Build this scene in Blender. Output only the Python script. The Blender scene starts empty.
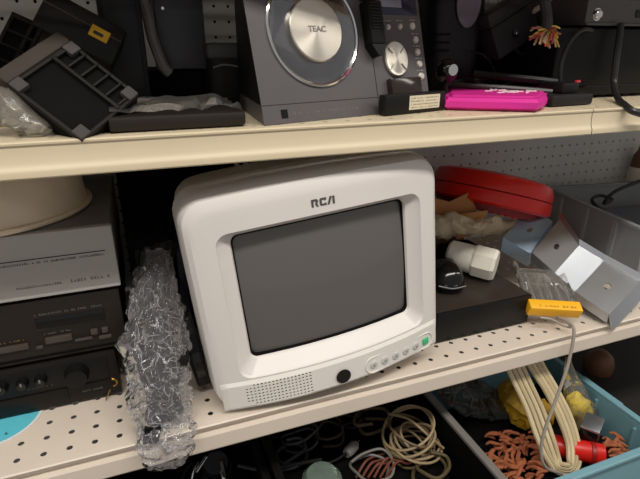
import bpy, bmesh, math, random
from mathutils import Vector, Matrix, noise, Euler
R = math.radians
scene = bpy.context.scene
COL = scene.collection

# ------------------------------------------------------------------ camera
YAW, PITCH, FPX = R(20.6), R(21.7), 490.0
CAM = Vector((0.0, 0.0, 1.45))
cd = bpy.data.cameras.new('camera'); cam = bpy.data.objects.new('camera', cd); COL.objects.link(cam)
cam.location = CAM
cam.rotation_euler = (R(90) - PITCH, 0, -YAW)
cd.sensor_width = 36.0; cd.lens = FPX / 640 * 36.0; cd.clip_start = 0.02
scene.camera = cam
# ------------------------------------------------------------------ light: store ceiling tubes in the aisle, soft ambient
w = bpy.data.worlds.new('store_air'); scene.world = w; w.use_nodes = True
w.node_tree.nodes['Background'].inputs[0].default_value = (1.0, 0.98, 0.96, 1)
w.node_tree.nodes['Background'].inputs[1].default_value = 0.35
def area(name, loc, sx, sy, power, col, rot=(0, 0, 0)):
    l = bpy.data.lights.new(name, 'AREA'); l.shape = 'RECTANGLE'; l.size = sx; l.size_y = sy
    l.energy = power; l.color = col
    o = bpy.data.objects.new(name, l); COL.objects.link(o); o.location = loc; o.rotation_euler = rot
    return o
area('ceiling_tube_light', (0.3, -0.55, 3.1), 2.4, 0.30, 49, (1.0, 0.95, 0.87))
area('ceiling_tube_light', (-2.6, -0.55, 3.1), 2.4, 0.30, 26, (1.0, 0.95, 0.87))
area('ceiling_tube_light', (3.2, -0.55, 3.1), 2.4, 0.30, 26, (1.0, 0.95, 0.87))
vs = scene.view_settings
vs.view_transform = 'Standard'; vs.look = 'None'; vs.gamma = 1.0; vs.exposure = 0.0
try: vs.use_curve_mapping = False
except Exception: pass

# ------------------------------------------------------------------ measuring helper: where a sight line of the photo meets a plane of the place
_r = Vector((math.cos(YAW), -math.sin(YAW), 0)); _f0 = Vector((math.sin(YAW), math.cos(YAW), 0)); _z = Vector((0, 0, 1))
_f = _f0 * math.cos(PITCH) - _z * math.sin(PITCH); _u = _f0 * math.sin(PITCH) + _z * math.cos(PITCH)
def P(px, py, Y=None, Z=None):
    d = _r * (px - 320) + _u * (240 - py) + _f * FPX
    t = (Y - CAM.y) / d.y if Y is not None else (Z - CAM.z) / d.z
    return CAM + d * t

# ------------------------------------------------------------------ materials
def lin(c):
    c = c / 255.0
    return c / 12.92 if c <= 0.04045 else ((c + 0.055) / 1.055) ** 2.4
def rgb(r, g, b): return (lin(r), lin(g), lin(b), 1)
MATS = {}
def mat(name, col, rough=0.5, metal=0.0, var=0.12, nscale=30.0, bump=0.0, bscale=200.0, alpha=1.0, trans=0.0, coat=0.0, ior=1.45, aniso=0.0, spec=0.5, emit=0):
    if name in MATS: return MATS[name]
    m = bpy.data.materials.new(name); m.use_nodes = True; nt = m.node_tree; b = nt.nodes['Principled BSDF']
    tc = nt.nodes.new('ShaderNodeTexCoord')
    n = nt.nodes.new('ShaderNodeTexNoise'); n.inputs['Scale'].default_value = nscale; n.inputs['Detail'].default_value = 4
    nt.links.new(tc.outputs['Object'], n.inputs['Vector'])
    mx = nt.nodes.new('ShaderNodeMix'); mx.data_type = 'RGBA'
    c = rgb(*col)
    mx.inputs[6].default_value = tuple(max(0, x * (1 - var)) for x in c[:3]) + (1,)
    mx.inputs[7].default_value = tuple(min(1, x * (1 + var)) for x in c[:3]) + (1,)
    nt.links.new(n.outputs['Fac'], mx.inputs[0]); nt.links.new(mx.outputs[2], b.inputs['Base Color'])
    b.inputs['Roughness'].default_value = rough; b.inputs['Metallic'].default_value = metal
    b.inputs['Alpha'].default_value = alpha; b.inputs['Transmission Weight'].default_value = trans
    b.inputs['Coat Weight'].default_value = coat; b.inputs['IOR'].default_value = ior
    b.inputs['Specular IOR Level'].default_value = spec
    if aniso:
        b.inputs['Anisotropic'].default_value = aniso
        tg = nt.nodes.new('ShaderNodeTangent'); tg.direction_type = 'RADIAL'; tg.axis = 'Y'
        nt.links.new(tg.outputs[0], b.inputs['Tangent'])
    if bump:
        n2 = nt.nodes.new('ShaderNodeTexNoise'); n2.inputs['Scale'].default_value = bscale; n2.inputs['Detail'].default_value = 3
        nt.links.new(tc.outputs['Object'], n2.inputs['Vector'])
        bp = nt.nodes.new('ShaderNodeBump'); bp.inputs['Strength'].default_value = bump; bp.inputs['Distance'].default_value = 0.002
        nt.links.new(n2.outputs['Fac'], bp.inputs['Height']); nt.links.new(bp.outputs[0], b.inputs['Normal'])
    MATS[name] = m
    return m
def film(name, col, clear=0.72, rough=0.12, bump=0.5, bscale=45, ior=1.45):
    """thin clear plastic: mostly see-through, glossy sheen and a little haze"""
    m = bpy.data.materials.new(name); m.use_nodes = True; nt = m.node_tree
    for n in list(nt.nodes):
        if n.type != 'OUTPUT_MATERIAL': nt.nodes.remove(n)
    out = [n for n in nt.nodes if n.type == 'OUTPUT_MATERIAL'][0]
    tr = nt.nodes.new('ShaderNodeBsdfTransparent'); gl = nt.nodes.new('ShaderNodeBsdfGlossy'); df = nt.nodes.new('ShaderNodeBsdfDiffuse')
    tl = nt.nodes.new('ShaderNodeBsdfTranslucent')
    gl.inputs['Roughness'].default_value = rough; df.inputs['Color'].default_value = rgb(*col); tl.inputs['Color'].default_value = rgb(*col)
    fr = nt.nodes.new('ShaderNodeFresnel'); fr.inputs['IOR'].default_value = ior
    tc = nt.nodes.new('ShaderNodeTexCoord'); ns = nt.nodes.new('ShaderNodeTexNoise'); ns.inputs['Scale'].default_value = bscale; ns.inputs['Detail'].default_value = 5
    nt.links.new(tc.outputs['Object'], ns.inputs['Vector'])
    bp = nt.nodes.new('ShaderNodeBump'); bp.inputs['Strength'].default_value = bump; bp.inputs['Distance'].default_value = 0.004
    nt.links.new(ns.outputs['Fac'], bp.inputs['Height'])
    for x in (gl, fr): nt.links.new(bp.outputs[0], x.inputs['Normal'])
    m0 = nt.nodes.new('ShaderNodeMixShader'); m0.inputs[0].default_value = 0.4
    nt.links.new(df.outputs[0], m0.inputs[1]); nt.links.new(tl.outputs[0], m0.inputs[2])
    m1 = nt.nodes.new('ShaderNodeMixShader'); m1.inputs[0].default_value = clear
    nt.links.new(m0.outputs[0], m1.inputs[1]); nt.links.new(tr.outputs[0], m1.inputs[2])
    m2 = nt.nodes.new('ShaderNodeMixShader'); nt.links.new(fr.outputs[0], m2.inputs[0])
    nt.links.new(m1.outputs[0], m2.inputs[1]); nt.links.new(gl.outputs[0], m2.inputs[2])
    nt.links.new(m2.outputs[0], out.inputs[0])
    MATS[name] = m
    return m
CREAM = mat('cream_enamel', (214, 199, 170), 0.34, var=0.05, nscale=8, bump=0.05, bscale=60)
BEIGE = mat('beige_enamel', (218, 205, 190), 0.40, var=0.07, nscale=9, bump=0.05, bscale=70)
PEG = mat('pegboard_paint', (203, 204, 204), 0.6, var=0.05, nscale=6)
DARKVOID = mat('void_shade', (14, 13, 12), 0.9)
TVW = mat('tv_white_plastic', (222, 216, 212), 0.36, var=0.03, nscale=12, bump=0.06, bscale=900)
TVP = mat('tv_panel_plastic', (224, 219, 213), 0.34, var=0.03, nscale=12, bump=0.05, bscale=900)
TVB = mat('tv_back_plastic', (196, 190, 182), 0.5, var=0.05, nscale=10, bump=0.08, bscale=700)
GLASS = mat('crt_glass', (95, 92, 90), 0.16, var=0.03, nscale=4, coat=0.3, spec=0.5)
BLACKP = mat('black_plastic', (18, 17, 17), 0.45, var=0.15, bump=0.08, bscale=600, spec=.3)
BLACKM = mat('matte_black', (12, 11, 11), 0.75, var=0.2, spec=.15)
BLACKG = mat('gloss_black', (14, 14, 15), 0.12, var=0.1)
CHAR = mat('charcoal_plastic', (86, 82, 84), 0.42, var=0.05, nscale=15, bump=0.06, bscale=900)
DGREY = mat('dark_grey_plastic', (58, 57, 61), 0.5, var=0.08, bump=0.05, bscale=500)
BROWNBLK = mat('brown_black_metal', (38, 33, 29), 0.45, var=0.1, nscale=18, bump=0.05, bscale=300, spec=.3)
SILVER = mat('silver_panel', (170, 165, 161), 0.38, metal=0.0, var=0.04, nscale=12)
SILVEREDGE = mat('silver_edge', (215, 212, 208), 0.25, metal=0.6, var=0.04)
ALU = mat('brushed_aluminium', (214, 206, 194), 0.30, metal=1.0, var=0.03, aniso=0.85)
CHROME = mat('chrome', (214, 214, 216), 0.12, metal=1.0, var=0.04)
STEEL = mat('galvanised_steel', (196, 200, 206), 0.42, metal=1.0, var=0.10, nscale=22, bump=0.05, bscale=120)
BLUESTEEL = mat('blued_steel', (148, 166, 186), 0.36, metal=1.0, var=0.12, nscale=22)
INK = mat('dark_ink', (46, 44, 44), 0.6)
WHITEINK = mat('white_ink', (200, 198, 194), 0.6)
GREYINK = mat('grey_ink', (120, 116, 112), 0.6)
RED = mat('red_plastic', (216, 30, 22), 0.30, var=0.08, nscale=14)
WHITEP = mat('white_plastic', (226, 220, 208), 0.42, var=0.04)
YELLOW = mat('yellow_card', (246, 182, 28), 0.5, var=0.05)
PINK = mat('hot_pink_plastic', (216, 46, 150), 0.4, var=0.07)
BLUECR = mat('blue_crate_plastic', (120, 164, 176), 0.45, var=0.06, nscale=14)
TERRA = mat('terracotta', (168, 96, 62), 0.7, var=0.25, nscale=60)
TAN = mat('tan_cable', (158, 138, 106), 0.45, var=0.1)
BEIGECORD = mat('beige_cord', (216, 198, 160), 0.45, var=0.06)
GREYCORD = mat('grey_cord', (150, 142, 132), 0.4, var=0.08)
CARD = mat('brown_cardboard', (176, 120, 70), 0.75, var=0.12, nscale=25)
PAPER = mat('cream_paper', (216, 206, 180), 0.7, var=0.05)
CREAMP = mat('cream_plastic', (224, 206, 182), 0.5, var=0.05, nscale=10)
CYAN = mat('cyan_print', (96, 196, 214), 0.3, var=0.06, nscale=40)
BRASS = mat('brass', (176, 138, 74), 0.3, metal=1.0)
FILM = film('clear_film', (200, 198, 204), 0.80, 0.15)
FILM2 = film('hazy_film', (206, 198, 186), 0.66, 0.2)
BINPL = film('bin_plastic', (208, 212, 216), 0.42, 0.2)
YFILM = film('yellow_film', (244, 200, 20), 0.15, 0.2)

# ------------------------------------------------------------------ mesh builder
class MB:
    def __init__(s): s.v = []; s.f = []
    def add(s, vs, fs, M=None):
        k = len(s.v)
        s.v += [tuple(M @ Vector(p)) if M else tuple(p) for p in vs]
        s.f += [tuple(i + k for i in f) for f in fs]
        return s
    def box(s, x0, x1, y0, y1, z0, z1, r=0.0, seg=2, M=None):
        bm = bmesh.new(); bmesh.ops.create_cube(bm, size=1)
        for v in bm.verts:
            v.co = Vector((x0 + (v.co.x + .5) * (x1 - x0), y0 + (v.co.y + .5) * (y1 - y0), z0 + (v.co.z + .5) * (z1 - z0)))
        if r > 0: bmesh.ops.bevel(bm, geom=bm.edges[:], offset=r, segments=seg, profile=0.5, affect='EDGES')
        bm.verts.index_update()
        s.add([v.co.copy() for v in bm.verts], [[v.index for v in f.verts] for f in bm.faces], M); bm.free(); return s
    def lathe(s, prof, n=32, M=None):
        """prof: (radius, height) about local Z"""
        vs, fs = [], []
        for i in range(n):
            a = 2 * math.pi * i / n
            for r, z in prof: vs.append((r * math.cos(a), r * math.sin(a), z))
        m = len(prof)
        for i in range(n):
            j = (i + 1) % n
            for k in range(m - 1):
                fs.append((i * m + k, j * m + k, j * m + k + 1, i * m + k + 1))
        if prof[0][0] > 1e-6: fs.append(tuple(i * m for i in range(n))[::-1])
        if prof[-1][0] > 1e-6: fs.append(tuple(i * m + m - 1 for i in range(n)))
        return s.add(vs, fs, M)
    def cyl(s, r, z0, z1, n=20, M=None, bev=0.0):
        b = min(bev, r * .5)
        prof = [(r, z0), (r, z1)] if not b else [(r - b, z0), (r, z0 + b), (r, z1 - b), (r - b, z1)]
        return s.lathe(prof, n, M)
    def tube(s, pts, r, n=8, smooth=4, closed=False, M=None, taper=None):
        pts = [Vector(p) for p in pts]
        if smooth > 1: pts = spline(pts, smooth, closed)
        vs, fs = [], []; N = len(pts); up = None
        for i, p in enumerate(pts):
            a = pts[(i - 1) % N] if (closed or i > 0) else p; b = pts[(i + 1) % N] if (closed or i < N - 1) else p
            t = (b - a)
            if t.length < 1e-9: t = Vector((0, 0, 1))
            t.normalize()
            if up is None: up = t.orthogonal().normalized()
            up = (up - t * up.dot(t))
            up = up.normalized() if up.length > 1e-6 else t.orthogonal().normalized()
            q = t.cross(up); rr = r if taper is None else r * taper(i / (N - 1))
            for k in range(n):
                an = 2 * math.pi * k / n; vs.append(p + (up * math.cos(an) + q * math.sin(an)) * rr)
        for i in range(N if closed else N - 1):
            j = (i + 1) % N
            for k in range(n):
                fs.append((i * n + k, i * n + (k + 1) % n, j * n + (k + 1) % n, j * n + k))
        if not closed: fs.append(tuple(range(n))[::-1]); fs.append(tuple((N - 1) * n + k for k in range(n)))
        return s.add(vs, fs, M)
    def rings(s, rr, closed=True, cap0=False, cap1=False, M=None):
        n = len(rr[0]); vs = [p for r in rr for p in r]; fs = []
        for i in range(len(rr) - 1):
            for k in range(n if closed else n - 1):
                fs.append((i * n + k, i * n + (k + 1) % n, (i + 1) * n + (k + 1) % n, (i + 1) * n + k))
        if cap0: fs.append(tuple(range(n))[::-1])
        if cap1: fs.append(tuple((len(rr) - 1) * n + k for k in range(n)))
        return s.add(vs, fs, M)
    def prism(s, poly, y0, y1, M=None):
        """polygon in x,z extruded along y"""
        n = len(poly); vs = [(x, y0, z) for x, z in poly] + [(x, y1, z) for x, z in poly]
        fs = [tuple(range(n)), tuple(range(n, 2 * n))[::-1]] + [(i, i + n, (i + 1) % n + n, (i + 1) % n) for i in range(n)]
        return s.add(vs, fs, M)
    def cells(s, S, nu, nv, hole, rad, thick, nrm, hu=None):
        """grid of nu x nv cells of the sheet S(u, v) (u, v in cell units); hole(i, j) -> True cuts a round hole, with a wall of depth thick along nrm"""
        nrm = Vector(nrm); sq = [(-.5, -.5), (0, -.5), (.5, -.5), (.5, 0), (.5, .5), (0, .5), (-.5, .5), (-.5, 0)]
        hu = hu or rad
        for j in range(nv):
            for i in range(nu):
                cx, cy = i + .5, j + .5
                if not hole(i, j):
                    s.add([S(i, j), S(i + 1, j), S(i + 1, j + 1), S(i, j + 1)], [(0, 1, 2, 3)]); continue
                o = [Vector(S(cx + a, cy + b)) for a, b in sq]
                an = [math.atan2(b, a) for a, b in sq]
                c = [Vector(S(cx + hu * math.cos(t), cy + rad * math.sin(t))) for t in an]
                d = [p - nrm * thick for p in c]
                fs = []
                for k in range(8):
                    l = (k + 1) % 8
                    fs += [(k, l, 8 + l, 8 + k), (8 + k, 8 + l, 16 + l, 16 + k)]
                s.add(o + c + d, fs)
        return s
def spline(pts, n, closed=False):
    out = []; N = len(pts)
    for i in range(N if closed else N - 1):
        g = (lambda k: pts[k % N]) if closed else (lambda k: pts[max(0, min(N - 1, k))])
        p0, p1, p2, p3 = g(i - 1), g(i), g(i + 1), g(i + 2)
        for k in range(n):
            t = k / n
            out.append(0.5 * ((2 * p1) + (p2 - p0) * t + (2 * p0 - 5 * p1 + 4 * p2 - p3) * t * t + (3 * p1 - p0 - 3 * p2 + p3) * t ** 3))
    if not closed: out.append(pts[-1])
    return out
def build(name, mb, m, parent=None, smooth=35, label=None):
    me = bpy.data.meshes.new(name); me.from_pydata([tuple(p) for p in mb.v], [], mb.f); me.update()
    bm = bmesh.new(); bm.from_mesh(me); bmesh.ops.remove_doubles(bm, verts=bm.verts[:], dist=1e-6)
    bmesh.ops.recalc_face_normals(bm, faces=bm.faces[:]); bm.to_mesh(me); bm.free()
    if smooth: me.shade_smooth(); me.set_sharp_from_angle(angle=R(smooth))
    me.materials.append(m)
    o = bpy.data.objects.new(name, me); COL.objects.link(o)
    if parent: o.parent = parent
    if label: o['label'] = label
    return o
def tag(o, label, cat, group=None):
    o['label'] = label; o['category'] = cat
    if group: o['group'] = group
    return o
def thing(name, label, cat, loc=(0, 0, 0), rot=(0, 0, 0), group=None):
    o = bpy.data.objects.new(name, None); COL.objects.link(o); o.empty_display_size = 0.02
    o.location = loc; o.rotation_euler = rot
    return tag(o, label, cat, group)
def solo(name, mb, m, label, cat, smooth=35, loc=None, rot=None, group=None):
    o = build(name, mb, m, None, smooth)
    if loc is not None: o.location = loc
    if rot is not None: o.rotation_euler = rot
    return tag(o, label, cat, group)
def struct(o): o['kind'] = 'structure'; return o
def T(x=0, y=0, z=0): return Matrix.Translation((x, y, z))
def RX(a): return Matrix.Rotation(R(a), 4, 'X')
def RY(a): return Matrix.Rotation(R(a), 4, 'Y')
def RZ(a): return Matrix.Rotation(R(a), 4, 'Z')
def frame(o, x, z):
    """matrix with origin o, local x along x, local z near z, y = z cross x"""
    x = Vector(x).normalized(); z = Vector(z); y = z.cross(x).normalized(); z = x.cross(y)
    m = Matrix((x, y, z)).transposed().to_4x4(); m.translation = Vector(o); return m
def lettering(name, body, size, m, parent, M, extrude=0.0002, bold=0.0, sx=1.0):
    c = bpy.data.curves.new(name, 'FONT'); c.body = body; c.size = size; c.extrude = extrude; c.offset = bold
    c.align_x = 'CENTER'; c.align_y = 'CENTER'
    o = bpy.data.objects.new(name, c); COL.objects.link(o)
    dg = bpy.context.evaluated_depsgraph_get(); me = bpy.data.meshes.new_from_object(o.evaluated_get(dg))
    bpy.data.objects.remove(o); me.transform(M @ Matrix.Diagonal((sx, 1, 1, 1)))
    me.materials.clear(); me.materials.append(m)
    q = bpy.data.objects.new(name, me); COL.objects.link(q); q.parent = parent; return q
FACE = Matrix(((1, 0, 0, 0), (0, 0, -1, 0), (0, 1, 0, 0), (0, 0, 0, 1)))   # text plane xy -> xz facing -y
def marks(x0, x1, z, y, h, rnd, fill=0.75, t=0.0002, step=None):
    """a row of tiny printed glyph-like bars too small to read"""
    mb = MB(); x = x0; step = step or h * 0.9
    while x < x1:
        if rnd.random() < fill:
            ww = step * rnd.uniform(.4, .75); hh = h * rnd.uniform(.6, 1)
            mb.box(x, x + ww, y - t, y, z, z + hh * .35); mb.box(x, x + ww * .4, y - t, y, z, z + hh)
            if rnd.random() < .5: mb.box(x, x + ww, y - t, y, z + hh * .75, z + hh)
        x += step
    return mb
def crumple(path, rad, n=26, m=5, seed=0, amp=0.35, flat=1.0, flatdir=None, freq=28):
    """a crumpled sleeve of film around a path; rad: list of (ru, rv)"""
    pts = spline([Vector(p) for p in path], m); K = len(pts); mb = MB(); rr = []; up = Vector((1, 0, 0))
    L = len(rad) - 1
    for i, p in enumerate(pts):
        t = (pts[min(i + 1, K - 1)] - pts[max(i - 1, 0)]).normalized()
        u = (up - t * up.dot(t)).normalized(); v = t.cross(u)
        g = i / (K - 1) * L; a = min(int(g), L - 1); h = g - a
        ru = rad[a][0] * (1 - h) + rad[a + 1][0] * h; rv = rad[a][1] * (1 - h) + rad[a + 1][1] * h
        ring = []
        for k in range(n):
            an = 2 * math.pi * k / n; d = u * math.cos(an) * ru + v * math.sin(an) * rv; q = p + d
            s = noise.noise(q * freq + Vector((seed * 7.3, seed, 0))) + .6 * noise.noise(q * freq * 2.7 + Vector((0, seed * 3.1, 5)))
            ring.append(q + d * (s * amp))
        rr.append(ring)
    mb.rings(rr, True, True, True)
    return mb

# ================================================================== setting
ZL, ZU, YF, YB = 0.975, 1.3635, 0.54, 1.0
mb = MB().box(-3, 4, -2.5, 1.6, -0.05, 0.0)
struct(build('floor', mb, mat('store_floor', (150, 142, 130), 0.4, var=0.1, nscale=3)))
p = 0.0265
mb = MB(); mb.cells(lambda u, v: (-0.80 + u * p, YB, 0.575 + v * p), 100, 46, lambda i, j: True, 0.11, 0.005, (0, -1, 0))
wall = struct(build('wall_back', mb, PEG, smooth=0))
build('void_shade_sheet', MB().box(-0.8, 1.85, YB + 0.02, YB + 0.03, 0.4, 1.8), DARKVOID, wall)  # black sheet added in place of the dark void seen through the holes
def shelf(x0, x1, z, lip, m, label, yc):
    e = thing('store_shelf', label, 'shelf', (x0, YF, z))
    W = x1 - x0
    if m is BEIGE:     # rolled edge, dark recess, flat lip
        pr = [(.006, 0), (-.001, -.0002), (-.0028, -.0014), (-.0024, -.0032), (.0045, -.0042), (.0045, -.34 * lip), (-.0020, -.37 * lip), (-.0034, -.42 * lip), (-.0040, -.95 * lip), (-.003, -lip), (.012, -lip), (.012, -lip + .004)]
    else:
        pr = [(.006, 0), (.001, -.0003), (-.0006, -.0016), (-.0004, -.0034), (.0012, -.0048), (.0010, -.30 * lip), (.0000, -.58 * lip), (-.0016, -.70 * lip), (-.0034, -.76 * lip), (-.0040, -.82 * lip), (-.0040, -.96 * lip), (-.003, -lip), (.012, -lip), (.012, -lip + .004)]
    mb = MB(); mb.rings([[(X, a, b) for a, b in pr] for X in (0, W)], closed=False); build('front_lip', mb, m, e, 25)
    q = 0.0295; n = int(W / q); nr = 15; mg = (W - n * q) / 2 if yc is None else yc - x0 - q * int((yc - x0) / q)
    mb = MB(); mb.cells(lambda u, v: (mg + u * q, .006 + v * q, 0), n, nr, lambda i, j: True, 0.136, 0.0008, (0, 0, 1))
    if mg > 1e-4: mb.add([(0, .006, 0), (mg, .006, 0), (mg, .006 + nr * q, 0), (0, .006 + nr * q, 0)], [(0, 1, 2, 3)])
    r0 = mg + n * q
    mb.add([(r0, .006, 0), (W, .006, 0), (W, .006 + nr * q, 0), (r0, .006 + nr * q, 0)], [(0, 1, 2, 3)])
    build('perforated_deck', mb, m, e, 0)
    for X in (0.001, W - 0.004): build('end_flange', MB().box(X, X + .003, .012, .445, -lip + .002, -.001), m, e, 0)
    mb = MB().box(0.02, W - .02, .2, .24, -.026, -.0022); build('stiffener', mb, m, e, 0)
    return e
shelf(-0.78, 0.6238, ZU, .036, CREAM, 'cream upper shelf carrying the charcoal stereo with a glossy front lip', None)
shelf(0.6252, 1.80, ZU, .036, CREAM, 'cream upper shelf section right of the seam under the black boxes', None)
shelf(-0.78, 1.80, ZL, .042, BEIGE, 'beige perforated lower shelf carrying the white television', -0.0693 - .01475)
shelf(-0.78, 1.80, 1.60, .036, CREAM, 'cream shelf of the next tier above the charcoal stereo', None)
e = thing('base_shelf', 'dark base deck under the bins at the bottom of the shelving', 'shelf', (-0.8, 0.36, 0.575))
build('deck', MB().box(0, 2.6, 0, .62, -.03, 0), mat('base_deck_paint', (38, 35, 32), .6), e)
build('kick_plate', MB().box(0, 2.6, .03, .05, -.572, -.03), BLACKM, e)

# ================================================================== television
tv = thing('crt_television', 'small white tube television tilted on the lower shelf with dark screen', 'television', (0.0595, 0.553, 0.9770), (R(-1.5), R(-5.3), R(0.6)))
tv.scale = (1.024, 1.024, 1.036)
TW, TH = 0.346, 0.292
def bul(x, z):
    u = (x - TW / 2) / (TW / 2); k = max(0, min(1, z / TH))
    return -(0.027 * (1 - k) + 0.011 * k) * max(0, 1 - u * u)
def rr(x0, x1, z0, z1, r, nc=6, ns=10):
    cs = [(x1 - r, z1 - r, 0), (x0 + r, z1 - r, 90), (x0 + r, z0 + r, 180), (x1 - r, z0 + r, 270)]; out = []
    for q, (cx, cz, a0) in enumerate(cs):
        for k in range(nc + 1):
            a = R(a0 + 90 * k / nc); out.append((cx + r * math.cos(a), cz + r * math.sin(a)))
        nx = cs[(q + 1) % 4]; a = R(a0 + 90); b0 = Vector((cx + r * math.cos(a), cz + r * math.sin(a)))
        a = R(nx[2]); b1 = Vector((nx[0] + r * math.cos(a), nx[1] + r * math.sin(a)))
        for k in range(1, ns): out.append(tuple(b0.lerp(b1, k / ns)))
    return out
def crown(x, z):
    u = (x - TW / 2) / (TW / 2); k = max(0, (z - .15) / (TH - .15))
    return z + 0.007 * k * (1 - u * u)
def ring(x0, x1, z0, z1, r, y, b=1.0, sub=0.0):
    return [(x, y + bul(x, z) * b, crown(x, z)) for x, z in rr(x0, x1, z0, z1, r)]
def blend(a, b, t): return [tuple(Vector(p).lerp(Vector(q), t)) for p, q in zip(a, b)]
oR = 0.030
outer = [ring(-.001, TW + .001, -.001, TH + .003, oR, .060, 0), ring(0, TW, 0, TH + .002, oR, .030, .3),
         ring(.0005, TW - .0005, .0005, TH + .001, oR, .016, .8), ring(.003, TW - .003, .003, TH - .004, oR - .002, .005, 1), ring(.009, TW - .009, .008, TH - .013, oR - .006, .0005, 1)]
sur = (.036, .314, .048, .2465)
r3, r4 = outer[-1], ring(*sur, .016, 0.0, 1)
mids = [ring(*[.009 + (sur[0] - .009) * t, TW - .009 + (sur[1] - TW + .009) * t, .008 + (sur[2] - .008) * t, TH - .013 + (sur[3] - TH + .013) * t], .024 - .008 * t, 0, 1) for t in (.25, .5, .75)]
inner = [r4, ring(sur[0] + .0025, sur[1] - .0025, sur[2] + .002, sur[3] - .002, .014, .0035, 1),
         ring(.0545, .2965, .0665, .2395, .010, .0125, .9), ring(.0565, .2945, .0685, .2375, .009, .016, .9), ring(.058, .293, .070, .236, .009, .026, .8)]
mb = MB(); mb.rings(outer + mids + inner); build('bezel', mb, TVW, tv, 28)
# glass
NX, NZ = 24, 18; mb = MB(); vs = []; fs = []
for j in range(NZ + 1):
    for i in range(NX + 1):
        x = .0545 + (.2965 - .0545) * i / NX; z = .0665 + (.2395 - .0665) * j / NZ; u = (i / NX - .5) * 2; v = (j / NZ - .5) * 2
        vs.append((x, .0215 + bul(x, z) * .85 - .005 * (1 - u * u) * .5 - .005 * (1 - v * v), crown(x, z)))
for j in range(NZ):
    for i in range(NX):
        a = j * (NX + 1) + i; fs.append((a, a + 1, a + NX + 2, a + NX + 1))
mb.add(vs, fs); build('screen', mb, GLASS, tv, 60)
mb = MB(); mb.rings([ring(.0562, .2948, .0682, .2378, .009, .0158, .9), ring(.0585, .2925, .0705, .2355, .009, .0168, .9), ring(.0585, .2925, .0705, .2355, .009, .024, .85)])
build('screen_gasket', mb, BLACKM, tv)
# rear shell
sh = [ring(.0035, TW - .0035, .003, TH - .002, .03, .058, 0), ring(.0035, TW - .0035, .003, TH - .001, .03, .085, 0), ring(.007, TW - .007, .005, TH - .003, .03, .13, 0),
      ring(.025, TW - .025, .012, TH - .020, .035, .21, 0), ring(.06, TW - .06, .03, TH - .06, .03, .29, 0), ring(.075, TW - .075, .05, TH - .085, .03, .325, 0)]
mb = MB(); mb.rings(sh, cap1=True); rear = build('rear_shell', mb, TVB, tv, 30)
mb = MB()
for k in range(12): mb.box(.10 + k * .0125, .105 + k * .0125, .10, .15, TH + .001, TH + .0045, .001)
build('vent_rib', mb, TVB, rear)
mb = MB().box(.118, .128, .048, .062, TH + .003, TH + .0095, .002); build('latch', mb, TVB, rear)
# lower control panel with the perforated speaker field
def Lp(x, z, off=0.0): return Vector((x, bul(x, z) - .0035 - off, z))
nu, nv = 66, 9; c0x, c0z, sx_, sz_ = .008, .0035, .330 / 66, .0425 / 9
def S(u, v):
    x = c0x + u * sx_; z = c0z + v * sz_
    ed = min(1, min(u, nu - u, 1.2 * v, 1.2 * (nv - v)) / 1.2)
    return Lp(x, z, -.0032 * (1 - ed) ** 1.5)
def spk(i, j):
    if not (6 <= i <= 23 and 1 <= j <= 7): return False
    return i >= 8 or 2 <= j <= 6
mb = MB(); mb.cells(S, nu, nv, spk, .33, .0022, (0, -1, 0)); pn = build('control_panel', mb, TVP, tv, 30)
mb = MB(); mb.rings([[(c0x + .013 + k * .0105, bul(c0x + .013 + k * .0105, .02) - .0008, z) for k in range(11)] for z in (.007, .043)], closed=False)
build('speaker_cloth', mb, mat('speaker_cloth', (96, 88, 80), .8), pn)
def on(x, z, off=0): 
    q = Lp(x, z, off); dx = Lp(x + .002, z) - Lp(x - .002, z)
    return frame(q, dx, (0, 0, 1))
mb = MB().cyl(.0108, 0, .0012, 28, on(.1715, .0195, .0010) @ RX(90), .0004); build('infrared_window', mb, BLACKG, pn)
st = []
for k in range(28):
    a = 2 * math.pi * k / 28; cx = .3145 if math.cos(a) > 0 else .2185
    st.append(Lp(cx + .0122 * math.cos(a), .0198 + .0122 * math.sin(a), .0004))
mb = MB().tube(st, .0011, 6, 1, True); build('button_tray_rim', mb, TVP, pn)
for k in range(6):
    green = k == 5; x = .2195 + k * .0187
    mb = MB()
    if green: mb.box(-.0056, .0056, -.0022, 0, -.0052, .0052, .001, 2, on(x, .0195, 0))
    else: mb.lathe([(.0060, 0), (.0060, .0010), (.0050, .0018), (.0, .0019)], 18, on(x, .0195, 0) @ RX(90))
    build('power_button' if green else 'button', mb, mat('green_button', (66, 190, 128), .4) if green else mat('button_plastic', (196, 193, 188), .45), pn, label='green power button' if green else None)
    if not green:
        mb = MB().box(-.0016, .0016, -.0024, -.0020, -.0016, .0016, 0, 1, on(x, .0195, 0)); build('button_symbol', mb, mat('pale_symbol', (150, 146, 142), .6), pn)
mb = MB()
for g in ([(0, 0), (0, 9), (6.5, 9), (8, 7.8), (8, 5), (6.8, 4), (8.6, 0), (6, 0), (4.2, 3.6), (5.4, 5.2), (5.4, 6.8), (2.5, 6.8), (2.5, 0)],
          [(18, 0), (11.4, 0), (10, 1.4), (10, 7.6), (11.4, 9), (18, 9), (18, 6.2), (15.6, 6.2), (15.6, 6.9), (12.5, 6.9), (12.5, 2.1), (15.6, 2.1), (15.6, 2.9), (18, 2.9)],
          [(19, 0), (22.6, 9), (25, 9), (21.6, 0)], [(25.8, 9), (28.2, 9), (28.2, 0), (25.8, 0)]):
    sc = .00108; mb.prism([(a * sc, b * sc) for a, b in g], -.0006, .001, on(.1575, .2605, -.0035))
build('logo', mb, mat('logo_grey', (92, 88, 86), .4, metal=.3), tv, 0, 'raised grey letters RCA')

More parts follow.
